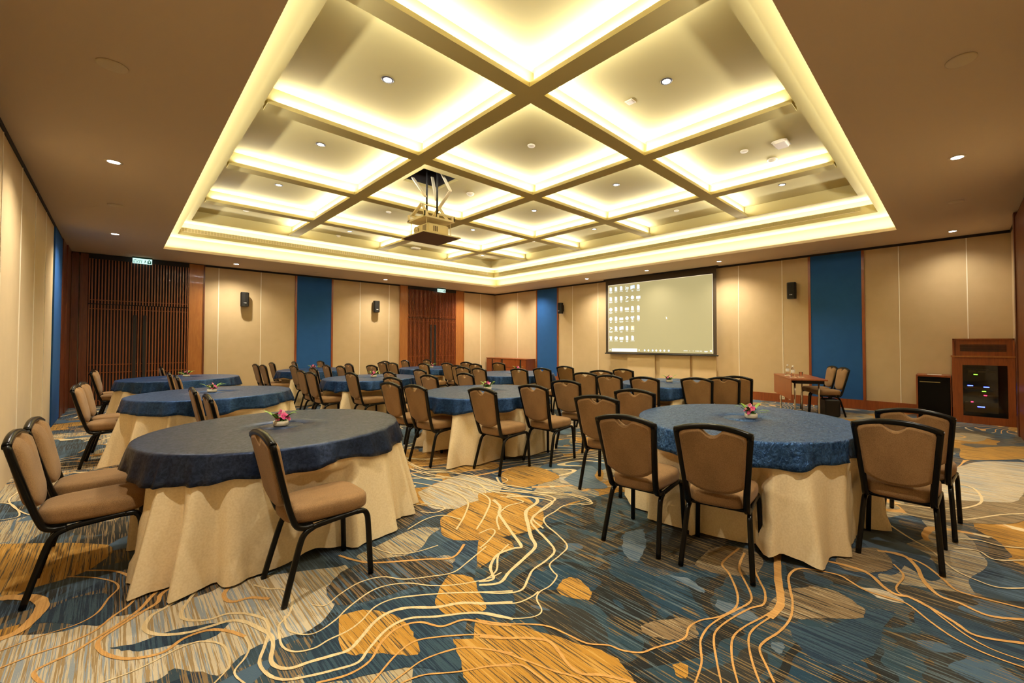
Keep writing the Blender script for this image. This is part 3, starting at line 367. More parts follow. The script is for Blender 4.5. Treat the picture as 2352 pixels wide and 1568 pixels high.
for k, x in enumerate(BX):
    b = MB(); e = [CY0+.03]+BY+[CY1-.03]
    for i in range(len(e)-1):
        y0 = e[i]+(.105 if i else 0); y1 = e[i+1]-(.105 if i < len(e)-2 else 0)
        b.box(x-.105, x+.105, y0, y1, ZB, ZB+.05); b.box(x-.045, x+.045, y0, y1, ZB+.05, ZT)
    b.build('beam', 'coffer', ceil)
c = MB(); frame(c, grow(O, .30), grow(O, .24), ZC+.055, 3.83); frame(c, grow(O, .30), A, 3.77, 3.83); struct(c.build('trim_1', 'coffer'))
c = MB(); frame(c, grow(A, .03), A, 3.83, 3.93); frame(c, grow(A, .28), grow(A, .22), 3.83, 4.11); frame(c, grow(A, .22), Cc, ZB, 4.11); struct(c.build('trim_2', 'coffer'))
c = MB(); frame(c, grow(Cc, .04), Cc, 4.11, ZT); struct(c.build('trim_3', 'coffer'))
# linear air grilles along the inner fascia
for nm, lab, horiz, n, a0, a1 in (('x', 'long slatted air grille in the cove on the side of the two slatted doors', True, 150, AX0+.05, AX1-.25),
                             ('y', 'long pale linear air grille in the cove on the side of the projection screen', False, 150, AY0+.25, AY1-.3)):
    e = empty('air_grille', (0, 0, 3.88)); tag(e, lab, 'air vent', 'cove air grilles')
    f = MB(); s_ = MB()
    for z in (-.045, .04):
        if horiz: f.box(a0, a1, AY1-.012, AY1-.001, z, z+.008)
        else: f.box(AX1-.012, AX1-.001, a0, a1, z, z+.008)
    for k in range(4):
        z = -.03+k*.019
        if horiz: s_.box(a0, a1, AY1-.010, AY1-.002, z, z+.007)
        else: s_.box(AX1-.010, AX1-.002, a0, a1, z, z+.007)
    for k in range(n):
        q = a0+(a1-a0)*k/n
        if horiz: s_.box(q, q+.010, AY1-.014, AY1-.003, -.037, .04)
        else: s_.box(AX1-.014, AX1-.003, q, q+.010, -.037, .04)
    f.build('frame', 'grille', e); s_.build('slats', 'grille' if horiz else 'coffer', e)

# ------------------------------------------------------------------ walls
T = .15
def wall(name, b): return struct(b.build(name, ['wall', 'wood_dark', 'black_gap', 'panel']))
b = MB(); b.box(XL-T, XL, YR-T, YD+T, 0, ZC+.02); b.box(XL, XL+.012, YR, YD, ZC-.05, ZC, 2); wall('wall_left', b)
b = MB(); b.box(XL, XS+T, YD, YD+T, 0, ZC+.02); b.box(XL+.012, XS-.012, YD-.012, YD, ZC-.05, ZC, 2); wall('wall_back', b)
b = MB(); b.box(XS, XS+T, YR-T, YD, 0, ZC+.02); b.box(XS-.012, XS, YR, YD, ZC-.05, ZC, 2)
for y0, y1 in ((6.43, 7.39), (5.34, 6.27), (4.6, 5.26)): b.box(XS-.06, XS, y0, y1, .2, 3.2, 3)
wall('wall_right', b)
b = MB(); b.box(XL, XS, YR-T, YR, 0, ZC+.02); b.box(XL, XS-.012, YR, YR+.012, ZC-.05, ZC, 2); wall('wall_front', b)
# metal joint strips between the fabric panels
k = 0
for x in (1.86, 2.80, 5.52, 6.50, 10.35): k += 1; q = MB(); q.box(x-.007, x+.007, YD-.006, YD, .2, ZC-.05); struct(q.build('trim_%d' % (k+3), 'groove'))
for y in (9.70, 8.57, 4.03, 3.01, .84, -.15, 12.6): k += 1; q = MB(); q.box(XS-.006, XS, y-.007, y+.007, .2, ZC-.05); struct(q.build('trim_%d' % (k+3), 'groove'))
for y in (1.5, 2.7, 3.9, 5.15, 6.35, 7.51, 8.66, 9.84): k += 1; q = MB(); q.box(XL, XL+.006, y-.007, y+.007, .02, ZC-.05); struct(q.build('trim_%d' % (k+3), 'groove'))
# baseboards
q = MB(); q.box(XS-.022, XS, YR+.02, YD-.02, 0, .2); struct(q.build('baseboard_right', 'wood'))
q = MB(); q.box(1.56, 6.85, YD-.022, YD, 0, .2); q.box(9.5, XS-.03, YD-.022, YD, 0, .2); struct(q.build('baseboard_back', 'wood'))
q = MB(); q.box(9.75, XS-.03, YR, YR+.022, 0, .2); struct(q.build('baseboard_front', 'wood_dark'))
# blue upholstered wall panels with wooden edge strips
def blue_panel(kind, a0, a1, label, z0=.2):
    e = empty('blue_wall_panel', {'D': ((a0+a1)/2, YD-.02, z0), 'S': (XS-.02, (a0+a1)/2, z0), 'L': (XL+.02, (a0+a1)/2, z0)}[kind])
    tag(e, label, 'wall panel', 'tall blue wall panels')
    h = (a1-a0)/2; H = ZC-.05-z0; p = MB()
    def bx(m, u0, u1, d0, d1, za, zb):
        if kind == 'D': m.box(u0, u1, -d1+.02, -d0+.02, za, zb)
        elif kind == 'S': m.box(-d1+.02, -d0+.02, u0, u1, za, zb)
        else: m.box(d0-.02, d1-.02, u0, u1, za, zb)
    bx(p, -h, h, .001, .02, 0, H); p.build('fabric_panel', 'blue_wall', e)
    for s in ((-1, 1) if kind != 'L' else ()):
        w = MB(); bx(w, s*(h+.025)-.025, s*(h+.025)+.025, .001, .032, 0 if kind != 'D' else 0, H); w.build('edge_strip', 'wood', e)
blue_panel('D', 3.69, 4.64, 'blue fabric wall panel between the two slatted doors')
blue_panel('S', 10.42, 11.46, 'narrow blue wall panel left of the projection screen, behind the sideboard end')
blue_panel('S', 1.46, 2.41, 'wide blue wall panel on the right, behind the two chairs of the wooden table')
blue_panel('L', 10.95, 12.28, 'blue wall panel seen edge-on at the far end of the left wall', .02)

# wooden end of the left wall
q = MB(); q.box(XL, XL+.03, 12.30, 13.0, 0, ZC-.02); q.box(XL, XL+.05, 13.06, 13.95, 0, ZC-.02); q.box(XL+.055, -.60, YD-.05, YD-.001, 0, ZC-.02); struct(q.build('trim_40', 'wood_dark'))

def slat_door(num, x0, x1, pl, pr_, seam, zt, label=None):
    """double door of vertical slats with slatted transom, plain wooden pilasters at the sides"""
    e = empty('door_%d' % num, (0, YD, 0)); e['kind'] = 'structure'
    f = MB(); f.box(x0, x0+pl, -.06, -.001, 0, ZC-.02); f.box(x1-pr_, x1, -.06, -.001, 0, ZC-.02, 1 if num == 1 else 0)
    f.box(x0-.03, x0, -.075, -.001, 0, ZC-.02); f.box(x1, x1+.03, -.075, -.001, 0, ZC-.02)
    f.box(x0+pl, x1-pr_, -.06, -.001, ZC-.12, ZC-.02, 2); f.box(x0+pl, x1-pr_, -.008, -.001, 0, ZC-.1, 2)  # header above the slats painted near-black for the shadow under the ceiling
    f.build('frame', ['wood_gold' if num == 2 else 'wood_dark', 'wood_gold', 'void'], e)
    a, b = x0+pl+.01, x1-pr_-.01
    def leaf(u0, u1, z0, z1, nm, rails):
        m = MB(); n = max(3, round((u1-u0)/.052)); st = (u1-u0)/n
        for i in range(n+1):
            c_ = u0+st*i; w = .011 if 0 < i < n else .02
            m.box(max(u0, c_-w), min(u1, c_+w), -.055, -.025, z0, z1)
        for z in rails: m.box(u0, u1, -.045, -.03, z-.008, z+.008)
        return m.build(nm, 'wood' if num == 2 else 'wood_dark2', e)
    leaf(a, b, zt+.02, ZC-.12, 'transom', (zt+.10,))
    for s, (u0, u1) in ((-1, (a, seam-.012)), (1, (seam+.012, b))):
        d = leaf(u0, u1, .02, zt, 'leaf', (zt-.10, .93, .75, .12))
        h = MB(); hx = seam+s*.085; h.box(hx-.028, hx+.028, -.085, -.055, .15, zt-.22); h.build('handle', 'void', d)
M['wood_dark2'] = wood('mahogany_slat', (.17, .045, .012, 1), (.26, .072, .018, 1))
slat_door(1, -.55, 1.54, .09, .28, .38, 2.30)
slat_door(2, 6.90, 9.48, .25, .34, 8.14, 2.30)
# door in the right-hand wall, only its edge is seen
e = empty('door_3', (0, YR, 0)); e['kind'] = 'structure'
q = MB(); q.box(9.55, 9.72, 0.001, .07, 0, ZC-.02); q.box(7.2, 7.4, .001, .07, 0, ZC-.02); q.box(7.4, 9.55, .001, .03, 0, ZC-.02, 1); q.build('frame', ['wood_dark', 'void'], e)
q = MB()
for i in range(40): q.box(7.42+i*.053, 7.445+i*.053, .03, .055, .02, ZC-.1)
q.build('leaf', 'wood_dark2', e)
# ------------------------------------------------------------------ banquet chair
def chair_parts():
    e = empty('banquet_chair')
    # seat cushion
    def seat_ring(k, z, n=36):
        out = []
        for i in range(n):
            th = 2*PI*i/n; c_, s_ = math.cos(th), math.sin(th)
            x = math.copysign(abs(c_)**(2/4.2), c_)*.222*k; hw = .198+.024*(x/.22)
            out.append((x+.012+(.012*(1-(s_*s_)) if c_ > 0 else 0), math.copysign(abs(s_)**(2/4.2), s_)*hw*k, z))
        return out
    m = MB(); rings = [seat_ring(.93, .408), seat_ring(.985, .418), seat_ring(1, .435), seat_ring(1.0, .465), seat_ring(.985, .482), seat_ring(.93, .494), seat_ring(.80, .501), seat_ring(.5, .505)]
    m.loft(rings, 0, True, False); m.fan(rings[-1], (.012, 0, .506)); m.build('seat', 'chair', e)
    # backrest pad
    xb = lambda z: -.205-(z-.42)*.205
    def hw(z): return .162+.041*max(0, (z-.48))/.40
    outl = []
    for i in range(13):   # bottom edge, left to right
        u = -1+2*i/12; outl.append((u*hw(.56), .500+.055*abs(u)**2.6))
    for z in (.60, .68, .76, .83): outl.append((hw(z), z))
    outl += [(hw(.86), .862), (.190, .884)]
    for i in range(1, 24):
        u = 1-2*i/24; y = u*.182; z = .885+.040*(1-(abs(y)/.226)**2.1)-.010-(.048*max(0, math.cos(min(1, abs(y)/.066)*PI/2))**.9); outl.append((y, z))
    outl += [(-.190, .884), (-hw(.86), .862)]
    for z in (.83, .76, .68, .60): outl.append((-hw(z), z))
    cz = .70
    def bring(k, t): return [(xb(cz+(z-cz)*k)+t, y*k, cz+(z-cz)*k) for y, z in outl]
    m = MB(); rings = [bring(.90, -.020), bring(.975, -.016), bring(1, -.006), bring(1, .014), bring(.985, .026), bring(.93, .036), bring(.7, .045), bring(.35, .048)]
    m.loft(rings, 0, False, False)
    m.fan(list(reversed(rings[0])), (xb(cz)-.022, 0, cz)); m.fan(rings[-1], (xb(cz)+.049, 0, cz)); m.build('backrest', 'chair', e)
    # frame of the back: two posts with a curl at the foot and an arched top rail
    m = MB()
    for s in (-1, 1):
        P = smooth_path([(-.085, s*.176, .385), (-.135, s*.176, .386), (-.170, s*.176, .405), (-.190, s*.177, .45), (-.214, s*.182, .53), (-.262, s*.199, .72), (xb(.893), s*.216, .893)], 4)
        m.tube(P, .0155, .020, 8, (0, 1, 0), sq=3.2)
    P = [(xb(.885)-.006*(1-u*u), u*.226, .885+.040*(1-abs(u)**2.1)) for u in [-1+2*i/16 for i in range(17)]]
    m.tube(P, .018, .0185, 8, (0, 0, 1), sq=3.2)
    m.build('back_frame', 'metal', e)
    m = MB()
    for s in (-1, 1):
        P = smooth_path([(-.100, s*.178, .372), (-.05, s*.185, .384), (.08, s*.193, .396), (.170, s*.197, .401)], 3)
        m.tube(P, .0135, .015, 8, (0, 0, 1), sq=2.6)
    m.tube([(.15, -.19, .398), (.15, .19, .398)], .010, .010, 6); m.tube([(-.12, -.17, .383), (-.12, .17, .383)], .010, .010, 6)
    m.box(-.17, .19, -.17, .17, .398, .409); m.build('seat_frame', 'metal', e)
    for s in (-1, 1):
        m = MB(); P = smooth_path([(-.085, s*.181, .376), (-.125, s*.186, .358), (-.152, s*.190, .315), (-.195, s*.201, .16), (-.236, s*.212, 0)], 4)
        m.tube(P, .0155, .0165, 8, (0, 1, 0), sq=2.6); m.build('leg', 'metal', e)
        m = MB(); P = smooth_path([(.150, s*.195, .399), (.192, s*.198, .396), (.214, s*.200, .368), (.222, s*.204, .30), (.236, s*.214, 0)], 4)
        m.tube(P, .0155, .0165, 8, (0, 1, 0), sq=2.6); m.build('leg', 'metal', e)
    return e

TABLES = {1: (.93, 3.92, .85), 2: (.92, 7.18, .85), 3: (.86, 10.55, .86), 4: (3.55, 4.69, .83), 5: (3.83, 1.37, .87),
          6: (3.38, 8.04, .81), 7: (3.40, 11.28, .80), 8: (5.76, 9.90, .80), 9: (5.93, 6.85, .84), 10: (6.38, 3.40, .80)}
TN = {1: 'near-left table', 2: 'second left-row table', 3: 'far-left table', 4: 'second middle-row table', 5: 'front-right table', 6: 'third middle-row table',
      7: 'farthest middle-row table', 8: 'far table by right-hand door', 9: 'table before the corner sideboard', 10: 'table before the screen'}
# chair: table, side of it, x, y, facing angle
CH = [(1,'L',-.09,3.86,-2),(1,'L',-.07,4.41,-3),(1,'N',.90,2.94,1),(1,'F',.92,5.22,0),
 (2,'L',-.02,7.38,-5),(2,'L',.01,7.91,-7),(2,'N',.90,6.16,0),(2,'F',.94,8.55,0),
 (3,'L',.02,10.97,-5),(3,'L',.02,11.52,-4),(3,'N',.92,9.53,0),(3,'F',.94,11.85,1),
 (4,'L',2.69,5.14,4),(4,'L',2.74,4.61,5),(4,'F',3.06,5.88,6),(4,'F',3.64,5.86,3),(4,'F',4.24,5.76,1),(4,'N',3.10,3.79,4),(4,'N',3.78,3.70,5),(4,'N',4.43,3.77,8),
 (5,'L',2.74,1.69,6),(5,'L',2.83,1.15,12),(5,'F',3.45,2.53,13),(5,'F',4.14,2.55,12),(5,'N',3.82,.30,0),(5,'N',4.46,.23,-3),
 (6,'L',2.59,8.42,1),(6,'L',2.58,7.84,2),(6,'F',3.00,9.13,0),(6,'F',3.59,9.36,1),(6,'F',4.18,9.23,5),(6,'N',3.01,7.24,2),(6,'N',3.60,7.10,0),(6,'N',4.19,7.14,1),
 (7,'L',2.52,11.58,2),(7,'L',2.56,11.07,2),(7,'F',2.97,12.18,1),(7,'F',3.50,12.34,-3),(7,'F',4.08,12.22,3),(7,'N',2.96,10.31,3),(7,'N',3.52,10.02,0),(7,'N',4.08,10.24,0),
 (8,'L',4.93,10.38,1),(8,'L',4.96,9.86,2),(8,'F',5.26,10.95,3),(8,'F',5.83,10.95,-1),(8,'F',6.41,10.80,-2),(8,'N',5.32,9.03,1),(8,'N',5.92,8.99,1),(8,'N',6.51,9.04,2),
 (9,'L',5.17,7.22,3),(9,'L',5.18,6.66,-1),(9,'F',5.43,7.79,2),(9,'F',6.06,8.01,1),(9,'F',6.75,8.03,2),(9,'N',5.66,6.06,3),(9,'N',6.23,6.02,4),(9,'N',6.80,5.90,2),
 (10,'L',5.51,3.84,4),(10,'L',5.59,3.29,7),(10,'F',5.68,4.47,7),(10,'F',6.29,4.61,8),(10,'F',6.88,4.50,0),(10,'N',6.00,2.69,6),(10,'N',6.58,2.54,5),(10,'N',7.19,2.57,3)]
def clear_back(t):
    tn, sd, x, y, a = t; cx, cy, R0 = TABLES[tn]; a_ = R(a)
    for _ in range(60):
        P = [(x+math.cos(a_)*u-math.sin(a_)*v, y+math.sin(a_)*u+math.cos(a_)*v) for u in (-.325, -.22) for v in (-.235, 0, .235)]
        q = min(P, key=lambda p: math.hypot(p[0]-cx, p[1]-cy)); d = math.hypot(q[0]-cx, q[1]-cy)
        if d > R0+.005: break
        if sd == 'L': x += (q[0]-cx)/d*.008; y += (q[1]-cy)/d*.008
        else:
            k = .997 if sd == 'N' else 1.003; bx, by = x-.31, y; x += bx*(k-1); y += by*(k-1)
    return (tn, sd, x, y, a)
CH = [clear_back(t) for t in CH]
SIDE = {'L': {2: ('nearer', 'farther')}, 'N': {1: ('only',), 2: ('left', 'right'), 3: ('left', 'middle', 'right')}, 'F': {1: ('only',), 2: ('left', 'right'), 3: ('left', 'middle', 'right')}}
SN = {'L': 'left side', 'N': 'near side', 'F': 'far side'}
proto = chair_parts(); first = True
for tn in TABLES:
    for sd in 'LNF':
        L = [c_ for c_ in CH if c_[0] == tn and c_[1] == sd]
        L.sort(key=lambda c_: c_[3] if sd == 'L' else c_[2])
        for i, (_, _, x, y, a) in enumerate(L):
            o = proto if first else dup(proto); first = False
            o.location = (x, y, .006); o.rotation_euler = (0, 0, R(a))
            w = SIDE[sd][len(L)][i]
            if w == 'only': lab = 'brown padded chair alone on the %s of the %s' % (SN[sd], TN[tn])
            elif sd == 'L': lab = 'brown chair, %s of two at left of the %s' % (w, TN[tn])
            else: lab = 'brown chair, %s of %s on %s of the %s' % (w, {2: 'two', 3: 'three'}[len(L)], SN[sd], TN[tn])
            tag(o, lab, 'chair', 'brown banquet chairs around the tables')
# two chairs at the wooden table
for x, y, a, lab in ((9.72, 1.86, 122, 'brown chair at the wooden table, nearer one with black bag beneath'), (10.16, 2.12, 122, 'brown chair at the wooden table, farther one by the blue panel')):
    o = dup(proto); o.location = (x, y, .006); o.rotation_euler = (0, 0, R(a)); tag(o, lab, 'chair', 'brown banquet chairs at the wooden table')

# ------------------------------------------------------------------ cloths
def cloths(tn):
    cx, cy, R0 = TABLES[tn]; rnd = random.Random(tn*7+1)
    foot = [(x-cx, y-cy, R(a)) for _, _, x, y, a in CH if math.hypot(x-cx, y-cy) < 1.5]
    N = 240
    def clear(px, py, z, pad):
        """pull a cloth point towards the table axis until it is out of the chairs pushed under it"""
        for _ in range(60):
            hit = False
            for fx, fy, a in foot:
                dx, dy = px-fx, py-fy; lx = dx*math.cos(a)+dy*math.sin(a); ly = -dx*math.sin(a)+dy*math.cos(a)
                if -.34 < lx < (.265+pad if z < .60 else -.17) and abs(ly) < .24+pad and (z < .60 or math.hypot(px, py) > R0+.002): hit = True
            if not hit: break
            px *= .985; py *= .985
        return px, py
    ph = [rnd.uniform(0, 6.28) for _ in range(6)]; nf = rnd.choice((14, 16, 17))
    def fold(th):
        th2 = th+.10*math.sin(3*th+ph[0])+.05*math.sin(7*th+ph[3])
        a = math.cos(nf*th2+ph[1]); a = (2*a**3-.2 if a > 0 else a*.5-.2)+.35*math.cos(2.3*nf*th2+ph[2])
        amp = .75+.45*math.sin(2*th+ph[2])*math.sin(5*th+ph[4])
        return a*amp
    def skirt_r(th, z):
        t = max(0, (.752-z)/.74); return R0+.010+.012*t+.085*t**1.2+.100*fold(th)*t**.9
    zs = [.752, .735, .70, .65, .60, .56, .52, .47, .42, .36, .30, .24, .18, .12, .06, .012]
    m = MB(); rings = []
    hem = [max(0, math.sin(4*th+ph[5]))**6*.045 for th in [2*PI*i/N for i in range(N)]]
    for zi, z in enumerate(zs):
        t = (.752-z)/.74; ring = []
        for i in range(N):
            th = 2*PI*i/N; f = fold(th)
            r = R0+(0.010 if zi else 0)+.012*t+.085*t**1.2+.100*f*t**.9
            zz = z+hem[i]*t**3
            x, y = r*math.cos(th), r*math.sin(th)
            x, y = clear(x, y, z, .012)
            ring.append([x, y, zz])
        rings.append(ring)
    for _ in range(2):        # relax around the push-ins
        for ring in rings[4:]:
            c_ = [q[:] for q in ring]
            for i in range(N):
                a, b, d = c_[i-1], c_[i], c_[(i+1) % N]
                if math.hypot(b[0], b[1]) > math.hypot((a[0]+d[0])/2, (a[1]+d[1])/2): 
                    ring[i][0] = b[0]*.6+(a[0]+d[0])*.2; ring[i][1] = b[1]*.6+(a[1]+d[1])*.2
    m.loft(list(reversed([[tuple(q) for q in r_] for r_ in rings])), 0, False, False)
    m.fan([tuple(q) for q in rings[0]], (0, 0, .754))
    o = m.build('tablecloth', 'cream'); o.location = (cx, cy, .003)
    tag(o, 'floor-length cream tablecloth under the blue overlay of the %s' % TN[tn], 'tablecloth', 'cream tablecloths on the round tables')
    # blue overlay
    m = MB(); ph2 = [rnd.uniform(0, 6.28) for _ in range(6)]; nf2 = rnd.choice((13, 15, 17))
    zs = [(0, 0), (.004, .008), (.016, .015), (.04, .018), (.075, .021), (.11, .025), (.145, .030), (.178, .036)]
    rings = []; e_ = .178
    for d, off in zs:
        k = d/e_; ring = []
        for i in range(N):
            th = 2*PI*i/N; th2 = th+.12*math.sin(4*th+ph2[0])
            f = math.sin(nf2*th2+ph2[1])*.6+.4*math.sin(29*th+ph2[2])
            drop = d*(.90+.10*math.sin(3*th+ph2[3])+.07*math.sin(8*th+ph2[4])+.05*math.sin(nf2*th2+ph2[1]+1.3))
            r = R0+off+.024*k**.7*f+.014*k
            if d > 0: r = max(r, skirt_r(th, .757-drop)+.004+.006*min(1, k*3))
            while r > R0+.006 and d > 0:
                hit = False
                for fx, fy, a_ in foot:
                    dx, dy = r*math.cos(th)-fx, r*math.sin(th)-fy; lx = dx*math.cos(a_)+dy*math.sin(a_); ly = -dx*math.sin(a_)+dy*math.cos(a_)
                    if -.345 < lx < -.17 and abs(ly) < .25: hit = True
                if not hit: break
                r -= .004
            ring.append((r*math.cos(th), r*math.sin(th), .768-drop))
        rings.append(ring)
    top = []
    for q in (.985, .95, .85, .65, .4, .18):
        top.append([(R0*q*math.cos(2*PI*i/N), R0*q*math.sin(2*PI*i/N), .7695) for i in range(N)])
    rr = list(reversed(rings))+top
    m.loft(rr, 0, False, False); m.fan(top[-1], (0, 0, .7695))
    o = m.build('table_overlay', 'blue_rough' if tn == 5 else 'blue_dark' if tn == 1 else 'blue'); o.location = (cx, cy, .003)
    tag(o, 'dark-blue satin cloth draped over the top of the %s' % TN[tn], 'table overlay', 'blue overlays on the round tables')
    sm = o.modifiers.new('thickness', 'SOLIDIFY'); sm.thickness = .003; sm.offset = 1
for tn in TABLES: cloths(tn)

# ------------------------------------------------------------------ flower centrepieces
def petal_mesh(mb, c_, d, up, L, w, mi):
    c_ = Vector(c_); d = Vector(d).normalized(); s = d.cross(Vector(up)).normalized(); n = s.cross(d)
    P = []
    for t_, ww, hh in ((0, .15, 0), (.3, .8, .10), (.6, 1, .14), (.85, .65, .10), (1, .08, 0)):
        for q in (-1, 0, 1): P.append(tuple(c_+d*(L*t_)+s*(w*ww*q)+n*(L*hh+(w*.25*ww if q == 0 else 0))))
    F = []
    for i in range(4):
        for j in range(2): F.append((i*3+j, i*3+j+1, i*3+j+4, i*3+j+3))
    mb.add(P, F, mi, True)
def bloom(rnd, c_, axis, s, pale):
    mb = MB(); ax = Vector(axis).normalized(); u = ax.cross(Vector((0, 0, 1)) if abs(ax.z) < .9 else Vector((1, 0, 0))).normalized(); v = ax.cross(u)
    for k in range(5):
        a = 2*PI*k/5+rnd.uniform(-.2, .2); d = u*math.cos(a)+v*math.sin(a)+ax*.35
        petal_mesh(mb, c_, d, ax, s, s*.42, 1 if (pale and k % 2) else 0)
    petal_mesh(mb, c_, ax+u*.3, u, s*.6, s*.25, 1); mb.lathe([(.002, -s*.1), (s*.16, 0), (.002, s*.2)], tuple(Vector(c_)+ax*s*.1), 8, 2)
    return mb
def centrepiece(seed):
    rnd = random.Random(seed); e = empty('flower_centrepiece')
    m = MB(); m.lathe([(.046, 0), (.052, .004), (.054, .038), (.051, .040), (.048, .036), (.046, .020)], seg=28); m.build('bowl', 'white', e)
    m = MB()
    for k in range(7):
        a = 2*PI*k/7+rnd.uniform(-.3, .3); q = rnd.uniform(.2, .9)
        petal_mesh(m, (0, 0, .03), (math.cos(a), math.sin(a), q), (0, 0, 1), rnd.uniform(.06, .09), .016, 0)
    m.lathe([(.046, .022), (.04, .045), (.015, .055)], seg=12, mi=0); m.build('foliage', 'leaf_d', e)
    for k in range(5):
        a = 2*PI*k/5+rnd.uniform(-.35, .35); m = MB(); q = rnd.uniform(.25, .8); L = rnd.uniform(.10, .155)
        petal_mesh(m, (.02*math.cos(a), .02*math.sin(a), .038), (math.cos(a), math.sin(a), q), (0, 0, 1), L, .015, 0)
        if k % 2:
            for j in range(6):
                t_ = .35+.1*j; b = Vector((.02*math.cos(a)+math.cos(a)*L*t_*.85, .02*math.sin(a)+math.sin(a)*L*t_*.85, .038+q*L*t_*.8))
                for s in (-1, 1): petal_mesh(m, b, (math.cos(a+s*.9), math.sin(a+s*.9), q*.6), (0, 0, 1), .024, .005, 0)
        m.build('leaf', 'leaf', e)
    pos = [(0, 0, .095, .036), (.030, .012, .078, .032), (-.028, .018, .082, .032), (.008, -.034, .070, .032), (-.022, -.026, .058, .028), (.044, -.012, .050, .026)]
    for k, (x, y, z, s) in enumerate(pos):
        ax = (x*14+rnd.uniform(-.4, .4), y*14+rnd.uniform(-.4, .4)-.3, rnd.uniform(.2, .9)); bloom(rnd, (x, y, z), ax, s, k % 2 == 0).build('bloom', ['petal', 'petal_w', 'yellow'], e)
    m = MB()
    for k, (x, y, z, s) in enumerate(pos): m.tube([(x*.3, y*.3, .03), (x*.8, y*.8, z*.7), (x, y, z)], .0018, seg=5)
    m.build('stem', 'leaf_d', e)
    return e
FL = {1: (.93, 3.93, 0), 2: (.90, 7.2, 40), 3: (.95, 10.75, 80), 4: (3.62, 4.74, 130), 5: (3.90, 1.32, 200), 6: (3.41, 8.0, 240), 7: (3.31, 11.2, 290), 8: (5.66, 9.8, 20), 9: (6.3, 7.15, 330), 10: (6.4, 3.46, 170)}
p0 = centrepiece(3); first = True
for tn, (x, y, a) in FL.items():
    o = p0 if first else dup(p0); first = False
    o.location = (x, y, .7765); o.rotation_euler = (0, 0, R(a))
    tag(o, 'magenta orchids in a small white bowl on the %s' % TN[tn], 'flower arrangement', 'orchid centrepieces on the round tables')

# ------------------------------------------------------------------ wooden table with modesty panel, bottles, glass, bag
e = empty('conference_table', (9.5, 2.3, 0), R(27.6)); tag(e, 'narrow wooden table with front panel and chrome legs near the screen wall', 'table')
m = MB(); m.rbox(-.72, .72, -.30, .30, .725, .755, .004); m.build('tabletop', 'wood', e)
m = MB(); m.box(-.70, .70, .285, .30, .36, .725); m.build('modesty_panel', 'wood', e)
m = MB(); m.box(-.66, .66, -.26, -.23, .665, .725); m.box(-.66, .66, .2, .23, .665, .725); m.box(-.66, -.63, -.26, .23, .665, .725); m.box(.63, .66, -.26, .23, .665, .725); m.build('apron', 'void', e)
for x in (-.55, .55):
    for y in (-.2, .2):
        m = MB(); m.tube([(x, y, .68), (x, y, .45), (x-.01, y, .42), (x, y, .2), (x, y, .004)], .016, seg=10, ref=(0, 1, 0)); m.lathe([(.02, 0), (.02, .012), (.014, .02)], (x, y, .004), 10); m.build('leg', 'chrome', e)
def tl(u, v, z): return (9.5+u*math.cos(R(27.6))-v*math.sin(R(27.6)), 2.3+u*math.sin(R(27.6))+v*math.cos(R(27.6)), z)
def bottle(u, v, lab):
    e = empty('water_bottle', tl(u, v, .7575)); tag(e, lab, 'bottle', 'plastic water bottles on the wooden table')
    m = MB(); m.lathe([(.030, 0), (.034, .006), (.034, .06), (.032, .065), (.034, .07), (.034, .125), (.031, .15), (.016, .185), (.013, .20), (.013, .205)], seg=20); m.build('bottle_body', 'clear', e)
    m = MB(); m.lathe([(.0350, .085), (.0352, .088), (.0352, .138), (.0335, .142)], seg=20, cap0=False, cap1=False); m.box(.0345, .0362, -.006, .006, .095, .13, 1); m.build('label', ['label', 'brownboard'], e)
    m = MB(); m.lathe([(.016, .198), (.0165, .20), (.0165, .222), (.014, .225)], seg=16); m.build('cap', 'label', e)
    q = MB(); q.rbox(-.055, .055, -.055, .055, 0, .0015, .0006); o = q.build('paper_coaster', 'paper'); o.location = tl(u, v, .7552); o.rotation_euler = (0, 0, R(27))
    tag(o, 'white paper coaster under the %s water bottle' % lab.split(', ')[1].split(' one')[0], 'coaster', 'white paper coasters on the wooden table')
bottle(.10, .17, 'clear plastic water bottle, farther one on the wooden table')
bottle(-.30, .17, 'clear plastic water bottle, nearer one on the wooden table')
q = MB(); q.rbox(-.05, .05, -.05, .05, 0, .0015, .0006); o = q.build('paper_coaster', 'paper'); o.location = tl(-.25, .02, .7552); o.rotation_euler = (0, 0, R(30)); tag(o, 'white paper coaster under the drinking glass', 'coaster', 'white paper coasters on the wooden table')
q = MB(); q.lathe([(.026, 0), (.033, .10), (.031, .10), (.024, .006)], seg=20); o = q.build('drinking_glass', 'clear'); o.location = tl(-.25, .02, .757); tag(o, 'empty drinking glass on a coaster beside the water bottles', 'glass')
# black bag under the nearer chair
e = empty('black_bag', (9.66, 1.80, .006), R(118)); tag(e, 'black bag standing under the nearer chair at the wooden table', 'bag')
m = MB(); m.rbox(-.13, .13, -.155, .155, 0, .33, .02); m.build('bag_body', 'plastic', e)
m = MB(); m.tube(smooth_path([(0, -.08, .325), (0, -.06, .358), (0, .06, .358), (0, .08, .325)], 4), .006, seg=6, ref=(1, 0, 0)); m.build('handle', 'plastic', e)

